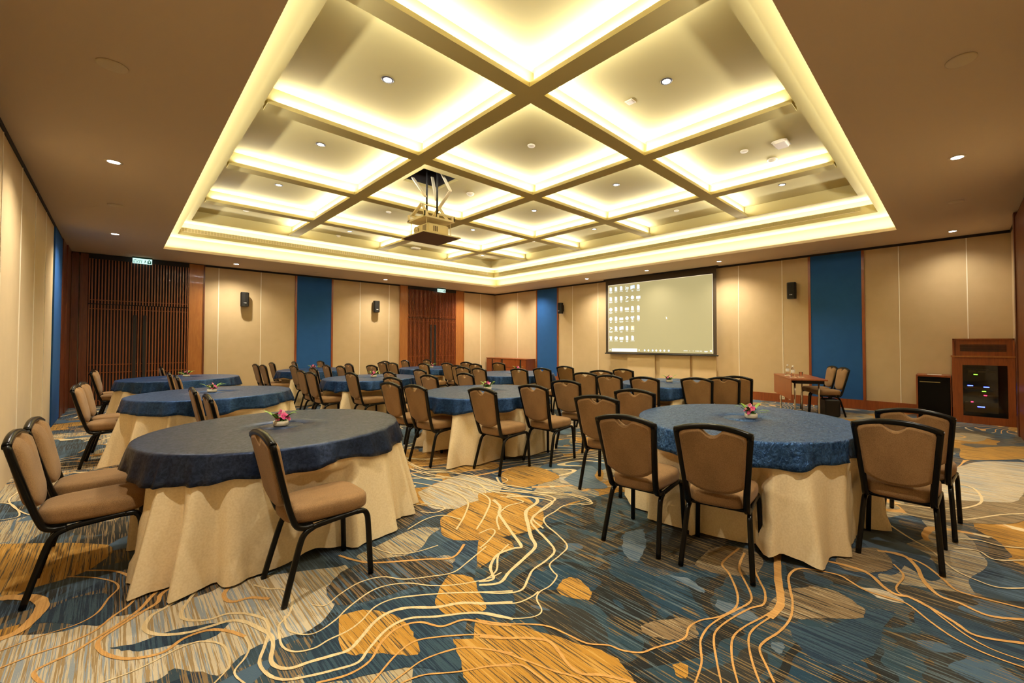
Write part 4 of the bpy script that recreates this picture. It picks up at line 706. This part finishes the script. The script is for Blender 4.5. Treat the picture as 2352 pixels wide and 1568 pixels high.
# ------------------------------------------------------------------ sideboard in the far corner
e = empty('sideboard', (XS-.03, 12.75, 0)); tag(e, 'low red-wood sideboard in the far corner beside the blue panel', 'sideboard')
m = MB(); m.box(-.46, -.003, -1.20, 1.20, .06, .77); m.box(-.42, -.01, -1.15, 1.15, 0, .06, 1); m.build('carcass', ['wood_dark2', 'void'], e)
m = MB(); m.box(-.49, 0, -1.22, 1.22, .77, .80); m.build('top', 'wood', e)
for y0, y1 in ((-1.19, -.93), (.28, .78), (.86, 1.19), (.0, 0)):
    if y1 > y0:
        m = MB(); m.rbox(-.485, -.46, y0, y1, .09, .755, .003); d = m.build('door', 'wood', e)
for z0, z1 in ((.09, .44), (.455, .755)):
    m = MB(); m.rbox(-.485, -.46, -.58, .16, z0, z1, .003); m.build('drawer', 'wood', e)
for y in (-.88, .20, .81): m = MB(); m.box(-.475, -.46, y-.04, y+.04, .09, .755); m.build('handle_recess', 'void', e)
m = MB(); m.rbox(-.485, -.46, -.83, -.60, .09, .755, .003); m.build('door', 'wood', e)

# ------------------------------------------------------------------ equipment cabinet and black fridge on the right
e = empty('equipment_cabinet', (10.55, -.335, 0)); tag(e, 'tall wooden equipment cabinet with glass door and lit devices, far right', 'cabinet')
m = MB(); m.box(0, .51, -.365, .41, 0, .03)
m.box(.02, .51, -.365, .41, .03, 1.17); m.build('lower_body', ['wood', 'void'], e)
bd = bpy.data.objects['lower_body'] if 'lower_body' in bpy.data.objects else None
m = MB(); m.box(-.02, .52, -.38, .425, 1.17, 1.195); m.build('shelf_edge', 'wood_gold', e)
m = MB(); m.box(.03, .51, -.365, .40, 1.195, 1.50); m.box(.0, .03, -.365, -.34, 1.195, 1.50); m.box(.0, .03, .375, .40, 1.195, 1.50); m.box(.0, .03, -.365, .40, 1.475, 1.50); m.build('upper_body', 'wood', e)
m = MB()
for k in range(7): m.box(.018, .031, -.27, .30, 1.275+k*.018, 1.284+k*.018)
m.build('vent_slats', 'void', e)
d = MB(); d.box(0, .02, -.365, -.275, .03, 1.17); d.box(0, .02, .275, .41, .03, 1.17); d.box(0, .02, -.275, .275, .03, .13); d.box(0, .02, -.275, .275, 1.03, 1.17)
dr = d.build('door', 'wood', e)
g = MB(); g.box(.010, .016, -.275, .275, .13, 1.03); g.build('glass_pane', 'smoke', dr)
g = MB(); g.box(.0165, .0195, -.275, .275, .13, 1.03); g.build('rack_panel', 'void', e)
m = MB()
for z0, z1, y0, y1 in ((.90, .935, .10, .20), (.90, .935, -.02, .08), (.90, .935, -.14, -.04), (.60, .61, -.16, .25), (.50, .515, -.16, 0), (.20, .38, -.16, .25), (.955, .96, -.05, .22)):
    m.box(.0168, .020, y0, y1, z0, z1)
# device fronts set on the rack panel, seen through the pane
m.v = [(x-.0045, y, z) for x, y, z in m.v]; m.build('device_fronts', 'device', e)
for z, y, w, cc, nm in ((.865, .11, .025, 'green_led', 'g'), (.665, .18, .035, 'blue_led', 'b'), (.65, -.02, .035, 'blue_led', 'b'), (.575, .01, .025, 'green_led', 'g'), (.505, -.005, .02, 'red_led', 'r'), (.38, .16, .015, 'red_led', 'r'), (.30, .05, .045, 'blue_led', 'b')):
    m = MB(); m.box(.0045, .0105, y-w, y+w, z-.007, z+.007); m.build('indicator_light', cc, e)
e = empty('mini_fridge', (10.57, .335, 0)); tag(e, 'black mini fridge in a wooden surround beside the equipment cabinet', 'fridge')
m = MB(); m.box(0, .50, -.245, .24, .79, .82); m.box(0, .50, .215, .24, 0, .79); m.box(0, .50, -.245, -.235, 0, .79); m.build('surround', 'wood', e)
m = MB(); m.rbox(.01, .48, -.234, .214, .02, .785, .006); m.build('fridge_body', 'gloss', e)
m = MB(); m.box(.0, .012, -.10, .19, .685, .70); m.build('door_handle', 'chrome_dim', e)
o = MB(); o.rbox(-.07, .07, -.10, .10, 0, .004, .001); o = o.build('paper_sheet', 'paper'); o.location = (10.75, .32, .8215); tag(o, 'white sheet lying on top of the mini fridge surround', 'paper')
# ------------------------------------------------------------------ projection screen
SX = 10.96
e = empty('projection_screen', (SX, 6.35, 0)); tag(e, 'pull-down projection screen with dark border showing a computer desktop', 'projection screen')
m = MB(); m.box(0, .004, -1.80, 1.80, 1.09, 3.43); m.build('screen_fabric', 'border', e)
m = MB(); m.rbox(-.02, .03, -1.84, 1.84, 1.06, 1.095, .008); m.build('bottom_bar', 'plastic', e)
m = MB(); m.box(-.05, .06, -1.85, 1.85, 3.415, 3.449); m.build('housing', 'black_gap', e)
M['desk'] = mat('projected_khaki', (.08, .07, .04), .9, emit=lin(214, 198, 140), es=.55)
M['ico'] = mat('projected_icon', (.3, .3, .3), .9, emit=(.75, .88, .92), es=1.0)
M['ico2'] = mat('projected_icon_blue', (.3, .3, .3), .9, emit=(.50, .68, .95), es=1.0)
M['ico3'] = mat('projected_icon_orange', (.3, .3, .3), .9, emit=(1, .55, .28), es=.9)
M['bar'] = mat('projected_bar', (.3, .3, .3), .9, emit=lin(225, 214, 160), es=.75)
M['edge'] = mat('projected_edge', (.3, .3, .3), .9, emit=lin(245, 225, 190), es=.9)
m = MB(); oy = 6.35
def q(y0, y1, z0, z1, mi, d=.0035): m.box(-d-.0005, -d+.0005, min(y0, y1)-oy, max(y0, y1)-oy, z0, z1, mi)
q(8.05, 4.645, 1.125, 3.25, 0, .0015)
for a in ((8.05, 8.04, 1.125, 3.25), (4.655, 4.645, 1.125, 3.25), (8.05, 4.645, 3.24, 3.25)): q(*a, 5, .0025)
def poly(pts, mi, d=.0045): 
    m.add([(-d, y-oy, z) for y, z in pts], [list(reversed(range(len(pts))))], mi)
cols = [7.95, 7.75, 7.55, 7.34, 7.14, 6.93]; rows = [3.11, 2.80, 2.47, 2.17, 1.86, 1.56]
rnd = random.Random(5)
kinds = {(3, 0): 'hp', (4, 0): 'fold', (3, 1): 'swoosh', (4, 1): 'disc', (5, 1): 'wide', (0, 2): 'disc', (3, 2): 'wide', (2, 3): 'wide', (3, 3): 'disc', (4, 3): 'cluster', (0, 3): 'disc', (0, 4): 'swoosh', (4, 4): 'acro', (2, 5): 'wide', (1, 5): 'disc', (0, 5): 'bin', (2, 4): 'fold'}
for i, y in enumerate(cols):
    for j, z in enumerate(rows):
        if i == 5 and j > 3: continue
        k = kinds.get((i, j), 'page')
        if k == 'page': poly([(y+.045, z+.07), (y-.02, z+.07), (y-.045, z+.045), (y-.045, z-.06), (y+.045, z-.06)], 1)
        elif k == 'wide': poly([(y+.07, z+.03), (y-.07, z+.03), (y-.07, z-.05), (y+.07, z-.05)], 1)
        elif k == 'fold': poly([(y+.07, z+.055), (y-.06, z+.07), (y-.08, z+.06), (y-.08, z-.04), (y-.03, z-.03), (y+.07, z-.06)], 2); poly([(y+.06, z+.045), (y-.03, z+.05), (y-.03, z-.02), (y+.06, z-.05)], 1, .0055)
        elif k == 'disc': poly([(y+.06*math.cos(a), z+.06*math.sin(a)) for a in [2*PI*t_/14 for t_ in range(14)]], 1)
        elif k == 'bin': poly([(y+.05, z+.06), (y-.05, z+.06), (y-.035, z-.06), (y+.035, z-.06)], 1)
        elif k == 'swoosh': poly([(y+.06, z+.06), (y-.03, z+.05), (y-.07, z+.01), (y-.02, z-.01), (y+.05, z-.06), (y+.04, z-.02), (y, z+.015), (y+.03, z+.03)], 1)
        elif k == 'cluster':
            for a, b in ((.035, .02), (-.03, .03), (0, -.03)): poly([(y+a+.035*math.cos(t_), z+b+.035*math.sin(t_)) for t_ in [2*PI*u/8 for u in range(8)]], 2)
        elif k == 'acro':
            poly([(y+.06, z+.07), (y-.06, z+.07), (y-.06, z-.06), (y+.06, z-.06)], 3)
            for a0 in (90, 215, 325):
                a = R(a0); s_ = Vector((math.cos(a), math.sin(a))); n_ = Vector((-s_.y, s_.x))*.008; c0 = Vector((y, z)); c1 = c0+s_*.05
                poly([tuple(c0+n_), tuple(c0-n_), tuple(c1-n_), tuple(c1+n_)] if True else 0, 1, .0055)
        if k == 'hp':
            for yy in (y+.03, y-.03):
                poly([(yy+.012, z+.07 if yy > y else z+.035), (yy-.006, z+.07 if yy > y else z+.035), (yy+.008, z-.06), (yy+.026, z-.06)], 1)
                poly([(yy, z+.03), (yy-.035, z+.02), (yy-.025, z-.05), (yy-.012, z-.05), (yy-.020, z+.008), (yy, z+.015)], 1)
        w = rnd.uniform(.035, .075)
        m.box(-.0045, -.0035, y-w-oy, y+w-oy, z-.095, z-.085, 1)
        if rnd.random() > .45: w *= .8; m.box(-.0045, -.0035, y-w-oy, y+w-oy, z-.120, z-.110, 1)
q(7.92, 6.98, 1.14, 1.235, 1)
q(8.0, 7.96, 1.17, 1.21, 1); q(6.93, 6.89, 1.175, 1.21, 1)
for y in (6.72, 6.59, 6.45, 6.33, 6.2, 6.07, 5.93): poly([(y+.03*math.cos(a), 1.19+.03*math.sin(a)) for a in [2*PI*t_/10 for t_ in range(10)]], 2 if y in (6.72, 6.45, 5.93) else 1)
for y, w in ((5.42, .06), (5.3, .01), (5.2, .01), (5.13, .01), (5.07, .04), (4.98, .03), (4.84, .05)): m.box(-.0045, -.0035, y-w-oy, y+w-oy, 1.187, 1.197, 1)
m.box(-.0045, -.0035, 4.8-oy, 4.88-oy, 1.165, 1.175, 1); poly([(4.73, 1.22), (4.68, 1.22), (4.68, 1.17), (4.73, 1.18)], 1)
poly([(6.01, 2.17), (5.97, 2.12), (5.985, 2.12), (5.975, 2.09), (5.985, 2.087), (5.995, 2.115), (6.01, 2.105)], 1)
m.build('projected_image', ['desk', 'ico', 'ico2', 'ico3', 'bar', 'edge'], e)

# ------------------------------------------------------------------ wall loudspeakers
def speaker():
    e = empty('wall_loudspeaker')       # local: wall plane at x=0, faces -x
    m = MB()
    def ring(k, z): return [(-.075, -.085*k, z), (-.175, -.095*k, z), (-.205, -.070*k, z), (-.215, 0, z), (-.205, .070*k, z), (-.175, .095*k, z), (-.075, .085*k, z), (-.055, .05*k, z), (-.055, -.05*k, z)]
    m.loft([ring(.93, -.19), ring(1, -.175), ring(1, .175), ring(.93, .19)], 0, True, True, False); m.build('cabinet', 'plastic', e)
    m = MB(); m.loft([[(x-.003, y*.93, z) for x, y, _ in ring(1, 0)[1:6]] for z in (-.17, .17)], 0, False, False, False, closed=False); m.build('front_grille', 'speaker_grille', e)
    m = MB(); m.box(-.06, -.001, -.03, .03, -.08, .08); m.box(-.012, -.001, -.05, .05, -.11, .11); m.build('bracket', 'plastic', e)
    mw = Matrix.Translation((-.2195, 0, -.10)) @ Matrix(((0, 0, -1), (-1, 0, 0), (0, 1, 0))).to_4x4()
    text_mesh('BOSE', .026, 'badge', 'label', e, mw, .001)
    return e
M['speaker_grille'] = mat('speaker_grille', (.014, .012, .010), .7, spec=.2)
sp = speaker(); first = True
for x, y, z, a, lab in ((2.40, YD-.001, 2.60, 90, 'black wall loudspeaker between the dark left door and the blue panel'), (6.0, YD-.001, 2.62, 90, 'black wall loudspeaker just left of the right-hand slatted door'),
                        (XS-.001, 10.16, 2.64, 0, 'black wall loudspeaker seen side-on, left of the projection screen'), (XS-.001, 2.77, 2.64, 0, 'black wall loudspeaker to the right of the projection screen')):
    o = sp if first else dup(sp); first = False
    o.location = (x, y, z); o.rotation_euler = (0, 0, R(a if a == 90 else 0)); tag(o, lab, 'loudspeaker', 'black wall loudspeakers')

# ------------------------------------------------------------------ exit signs
def exit_sign(x, y, a, lab):
    e = empty('exit_sign', (x, y, ZC), R(a)); tag(e, lab, 'exit sign', 'green exit signs over the doors')
    m = MB(); m.box(-.17, .17, -.02, .02, -.035, -.0005); m.build('housing', 'sign_frame', e)
    m = MB(); m.box(-.165, .165, -.012, .012, -.155, -.035); pl = m.build('sign_panel', 'sign', e)
    m = MB()
    m.add([(x_, -.0135, z_) for x_, z_ in ((.085, -.145), (.150, -.145), (.150, -.085), (.1175, -.05), (.085, -.085))], [(0, 1, 2, 3, 4)], 0)
    m.add([(x_, -.0142, z_) for x_, z_ in ((.1175, -.075), (.140, -.098), (.127, -.098), (.127, -.125), (.108, -.125), (.108, -.098), (.095, -.098))], [(0, 1, 2, 3, 4, 5, 6)], 1)
    m.add([(x_, -.0135, z_) for x_, z_ in ((-.15, -.082), (.0, -.082), (.0, -.074), (-.10, -.074), (-.12, -.066), (-.15, -.074))], [(0, 1, 2, 3, 4, 5)], 0)
    m.add([(x_, -.0135, z_) for x_, z_ in ((.025, -.135), (.035, -.135), (.045, -.11), (.055, -.12), (.072, -.12), (.055, -.105), (.052, -.085), (.065, -.075), (.055, -.07), (.035, -.075), (.04, -.105))], [tuple(range(11))], 0)
    m.build('pictogram', ['signg', 'sign'], e)
    text_mesh('EXIT', .078, 'lettering', 'signg', e, Matrix.Translation((-.075, -.0140, -.122)) @ Matrix.Rotation(PI/2, 4, 'X'), .0006)
M['sign_frame'] = mat('sign_frame', (.02, .10, .09), .4)
exit_sign(.40, 13.86, 0, 'lit green and white exit sign over the dark left double door')
exit_sign(8.42, 13.86, 0, 'lit exit sign over the right-hand slatted door near the corner')

# ------------------------------------------------------------------ ceiling fittings
def spot(x, y, z, e_, size, blend=.5, col=(1, .90, .70), aim=(0, 0, -1)):
    d = bpy.data.lights.new('downlight_beam', 'SPOT'); d.energy = e_; d.spot_size = R(size); d.spot_blend = blend; d.color = col; d.shadow_soft_size = .04
    o = bpy.data.objects.new('downlight_beam', d); COL.objects.link(o); o.location = (x, y, z)
    o.rotation_euler = Vector(aim).to_track_quat('-Z', 'Y').to_euler()
def dl_mesh(r):
    e = empty('downlight')
    m = MB(); m.lathe([(r*.66, -.001), (r*.70, -.007), (r, -.006), (r*1.03, -.001)], seg=28, cap0=False, cap1=False); m.build('trim_ring', 'dltrim', e)
    m = MB(); m.lathe([(r*.70, -.0062), (r*.4, -.0075), (.002, -.008)], seg=24, cap0=False, cap1=True); m.build('lens', 'lamp', e)
    return e
M['dltrim'] = mat('downlight_trim', (.05, .04, .035), .4); M['dltrim_w'] = mat('downlight_trim_pale', (.62, .52, .36), .4)
P_COF, P_PER = 150, 265
dcof = dl_mesh(.062); first = True
CO = {(0, 1): 'over the near-left table', (0, 2): 'of the left row, second from the camera', (0, 3): 'of the left row, third from the camera', (1, 0): 'in the bright coffer right of centre', (2, 1): 'in the coffer right of the centre smoke detector', (2, 2): 'in the coffer right of the projector lift',
      (3, 0): 'in the rightmost visible coffer', (3, 2): 'in the coffer beside the screen wall', (2, 3): 'just right of the projector platform', (1, 4): 'far left behind the projector', (3, 4): 'in the far corner coffer'}
def cpos(i, j): return (2.0, 4.125, 6.24, 8.33)[i], (2.24, 4.40, 6.55, 8.80, 11.2)[j]
for (i, j), lab in CO.items():
    x, y = cpos(i, j); o = dcof if first else dup(dcof); first = False; o.location = (x, y, ZT)
    tag(o, 'small lit ceiling downlight %s' % lab, 'downlight', 'downlights in the coffers'); spot(x, y, ZT-.03, P_COF, 110)
for x, y in ((2.0, 2.24), (8.33, 8.8)): spot(x, y, ZT-.03, P_COF*.6, 110)
dper = dl_mesh(.075); [k_ for k_ in dper.children if k_.name.startswith('trim')][0].data.materials[0] = M['dltrim_w']; first = True
PER = [(-.05, 6.71, 'left margin, nearest to the camera'), (-.045, 11.2, 'left margin, above the dark door corner'), (2.11, 13.3, 'margin before the left wall loudspeaker'), (5.98, 13.2, 'margin before the blue panel and second loudspeaker'),
       (6.31, -.03, 'right margin, nearest to the camera'), (10.5, .03, 'right margin, above the equipment cabinet'), (10.40, 4.24, 'above the right end of the screen'), (10.32, 6.25, 'above the middle of the screen'), (10.36, 8.45, 'above the left end of the screen')]
for x, y, lab in PER:
    o = dper if first else dup(dper); first = False; o.location = (x, y, ZC)
    tag(o, 'bright round downlight in the low ceiling, %s' % lab, 'downlight', 'downlights in the low ceiling'); spot(x, y, ZC-.02, P_PER*(.3 if (x > 10 and y < 1) else .9), 140, 1)
for x, y in ((9.4, 13.2), (10.36, 11.3), (10.36, 12.9), (-.05, 2.2), (2.1, -.03)): spot(x, y, ZC-.02, P_PER*.7, 140, 1)
# sprinkler cover discs
def disc(x, y, z, r, lab, grp, h=.012):
    m = MB(); m.lathe([(r*1.0, -.0005), (r, -h*.6), (r*.9, -h), (.002, -h*1.05)], seg=24, cap0=True); m.f[-1] = m.f[-1]
    o = m.build('sprinkler_cover', 'disc_low' if z == ZC else 'disc_high'); o.location = (x, y, z); tag(o, lab, 'sprinkler cover', grp)
M['disc_low'] = mat('disc_low', (.60, .50, .35), .6); M['disc_high'] = mat('disc_high', (.74, .66, .46), .6)
G = 'flat sprinkler discs'
for x, y, lab in ((-.05, 4.37, 'flat round disc in the left ceiling margin, nearest the camera'), (-.04, 8.83, 'flat disc in the left ceiling margin between two downlights'), (4.14, -.05, 'flat disc in the right ceiling margin, nearest the camera'), (8.32, -.02, 'flat disc in the right ceiling margin between two downlights'),
                  (10.74, 2.24, 'flat disc in the low ceiling above the right blue panel'), (4.0, 13.3, 'flat disc in the low ceiling above the blue panel between the doors')): disc(x, y, ZC, .085, lab, G)
for x, y, lab in ((4.125, 4.39, 'round disc in the centre coffer of the ceiling'), (6.45, 2.24, 'round disc beside the ceiling speaker in the right coffer'), (4.09, 8.9, 'round disc in the coffer behind the projector lift'), (8.38, 4.33, 'round disc in the coffer near the screen wall'), (8.12, 8.56, 'round disc in the far right coffer'), (1.9, 11.0, 'round disc in the coffer before the dark door')): disc(x, y, ZT, .055, lab, G, .02)
def smoke(x, y, lab):
    e = empty('smoke_detector', (x, y, ZT)); tag(e, lab, 'smoke detector', 'white ceiling smoke detectors')
    m = MB(); m.lathe([(.07, -.0005), (.075, -.01), (.07, -.02)], seg=24); m.build('base', 'disc_high', e)
    m = MB(); m.lathe([(.055, -.02), (.055, -.04), (.03, -.052), (.002, -.054)], seg=24); m.build('sensor_head', 'disc_high', e)
smoke(4.66, 6.66, 'smoke detector right of the projector lift hatch'); smoke(4.08, 11.9, 'smoke detector in the coffer left of the projector platform'); smoke(7.9, 10.6, 'smoke detector in the far corner coffer')
smoke(7.05, 2.03, 'small detector in the rightmost coffer left of its downlight')
def cspk(x, y, lab):
    e = empty('ceiling_speaker', (x, y, ZT), R(0)); tag(e, lab, 'ceiling speaker', 'pale ceiling speakers')
    m = MB(); m.rbox(-.14, .14, -.10, .10, -.05, -.0005, .03); m.build('housing', 'disc_high', e)
    m = MB(); m.rbox(-.11, .11, -.07, .07, -.056, -.05, .005); m.build('grille', 'disc_low', e)
cspk(6.53, 1.76, 'pale box speaker on the ceiling of the right coffer'); cspk(6.22, 11.7, 'pale box speaker on the ceiling behind the projector platform')
e = empty('motion_sensor', (4.18, 2.74, ZT)); tag(e, 'small square sensor in the coffer beside the bright downlight', 'motion sensor')
m = MB(); m.rbox(-.05, .05, -.05, .05, -.012, -.0005, .004); m.build('plate', 'disc_high', e); m = MB(); m.box(-.035, .035, -.035, .035, -.016, -.012); m.build('lens_window', 'disc_low', e)

# ------------------------------------------------------------------ projector lift
c_ = MB(); c_.box(HX0-.05, HX0-.001, HY0-.05, HY1+.05, ZT+.05, ZT+.75); c_.box(HX1+.001, HX1+.05, HY0-.05, HY1+.05, ZT+.05, ZT+.75)
c_.box(HX0, HX1, HY0-.05, HY0-.001, ZT+.05, ZT+.75); c_.box(HX0, HX1, HY1+.001, HY1+.05, ZT+.05, ZT+.75); c_.box(HX0-.05, HX1+.05, HY0-.05, HY1+.05, ZT+.75, ZT+.8)
struct(c_.build('trim_41', 'void'))
e = empty('projector_lift', (3.80, 6.61, 3.25)); tag(e, 'cream scissor lift lowering the projector from the dark ceiling hatch', 'projector lift')
m = MB(); m.box(-.36, .36, -.385, .385, 0, .018); m.box(-.355, .355, -.38, .38, -.004, 0, 1); m.build('closing_panel', ['liftwhite', 'brownboard'], e)
m = MB(); z = .28
m.box(-.29, .29, -.30, .30, z, z+.012); m.box(-.29, -.275, -.30, .30, z+.012, z+.035); m.box(-.29, -.275, .22, .28, z+.012, z+.13); m.box(-.29, -.275, -.30, -.26, z+.012, z+.10); m.box(.27, .29, -.30, .30, z+.012, z+.03); m.box(.27, .29, -.30, -.24, z+.03, z+.10); m.box(.27, .29, .1, .3, z+.03, z+.10)
m.box(-.29, .29, -.30, -.285, z+.012, z+.03); m.box(-.29, -.23, -.30, -.285, z+.03, z+.10); m.box(.23, .29, -.30, -.285, z+.03, z+.10); m.box(-.05, .23, -.30, -.285, z+.085, z+.10); m.box(-.05, -.02, -.30, -.285, z+.03, z+.10); m.build('mounting_frame', 'liftwhite', e)
for x in (-.23, .23):
    for y in (-.26, .26): m = MB(); m.tube([(x, y, .018), (x, y, z)], .006, seg=6, ref=(1, 0, 0)); m.build('hanger_rod', 'liftwhite', e)
def bar(a, b, w=.029, t_=.011):
    m = MB(); m.tube([a, b], t_, w, 4, (1, 0, 0), sq=8, smooth=False)
    a, b = Vector(a), Vector(b); d = (b-a)
    for k in (.3, .6): p = a+d*k; q_ = a+d*(k+.1); m.tube([p-Vector((t_*1.1, 0, 0)), q_-Vector((t_*1.1, 0, 0))], .002, .006, 4, (1, 0, 0), mi=1)
    return m
zt = ZT+.25-3.25
lev = [z+.03, z+.22, z+.50, zt]
for x in (-.20, .16):
    A_ = ([((x, .28, 1.10), (x, -.16, .66)), ((x, .30, .42), (x, -.05, .57)), ((x, .30, .42), (x, .08, .31)), ((x, -.05, .57), (x, -.24, .31))] if x < 0 else
          [((x, .02, 1.32), (x, -.36, .80)), ((x, -.36, .80), (x, .0, .58)), ((x, .0, .58), (x, -.27, .31)), ((x, .0, .58), (x, .26, .44)), ((x, .10, .74), (x, .24, 1.2))])
    for a, b in A_: bar(a, b).build('scissor_arm', ['liftwhite', 'void'], e)
for p in ((0, .0, .58), (0, .28, .43)):
    m = MB(); m.tube([(-.21, p[1], p[2]), (.17, p[1], p[2])], .012, seg=8); m.build('pivot_bar', 'liftwhite', e)
for x, y in ((-.06, .04), (.06, -.10)): m = MB(); m.tube([(x, y, .33), (x, y, 1.79)], .017, seg=10, ref=(1, 0, 0)); m.build('cable_tube', 'plastic', e)
e = empty('projector', (3.80, 6.60, 3.2695)); tag(e, 'cream video projector on the lift platform below the ceiling hatch', 'projector')
m = MB(); m.rbox(-.20, .20, -.24, .24, .03, .19, .015); m.build('projector_body', 'liftwhite', e)
for x in (-.15, .15):
    for y in (-.19, .19): m = MB(); m.lathe([(.014, 0), (.018, .03)], (x, y, 0), 10); m.build('foot', 'plastic', e)
m = MB()
for k in range(3): m.box(.02+k*.032-.14+.02+.0, .044+k*.032-.14+.02, -.2405, -.236, .06, .15)
m.build('vent', 'vent_brown', e)
m = MB()
for k in range(4): m.box(-.2015, -.197, -.20+k*.035, -.178+k*.035, .05, .165)
m.build('vent', 'vent_brown', e)
m = MB(); m.xf(Matrix.Identity(4)); m.lathe([(.055, 0), (.06, .03), (.05, .04), (.045, .02)], seg=24); m.xf(Matrix.Translation((-.20, .12, .11)) @ Matrix.Rotation(-PI/2, 4, 'Y')); m.build('lens_ring', 'offwhite', e)
m = MB(); m.lathe([(.044, 0), (.03, .012), (.002, .016)], seg=20); m.xf(Matrix.Translation((-.205, .12, .11)) @ Matrix.Rotation(-PI/2, 4, 'Y')); m.build('lens', 'glassdark', e)
M_ = None
# ------------------------------------------------------------------ sockets on the skirting
for y, lab in ((3.03, 'white double power socket on the skirting left of the wooden table legs'), (2.86, 'smaller white socket on the skirting behind the wooden table')):
    e = empty('power_socket', (XS-.022, y, .115)); tag(e, lab, 'power socket', 'white sockets on the skirting')
    w = .055 if y > 3 else .03
    m = MB(); m.rbox(-.010, -.0005, -w, w, -.045, .045, .003); m.build('plate', 'offwhite', e)
    m = MB()
    for k in ((-.025, .025) if y > 3 else (0,)): m.box(-.012, -.010, k-.012, k-.004, -.008, .012); m.box(-.012, -.010, k+.004, k+.012, -.012, .006)
    m.build('pin_holes', 'plastic', e)
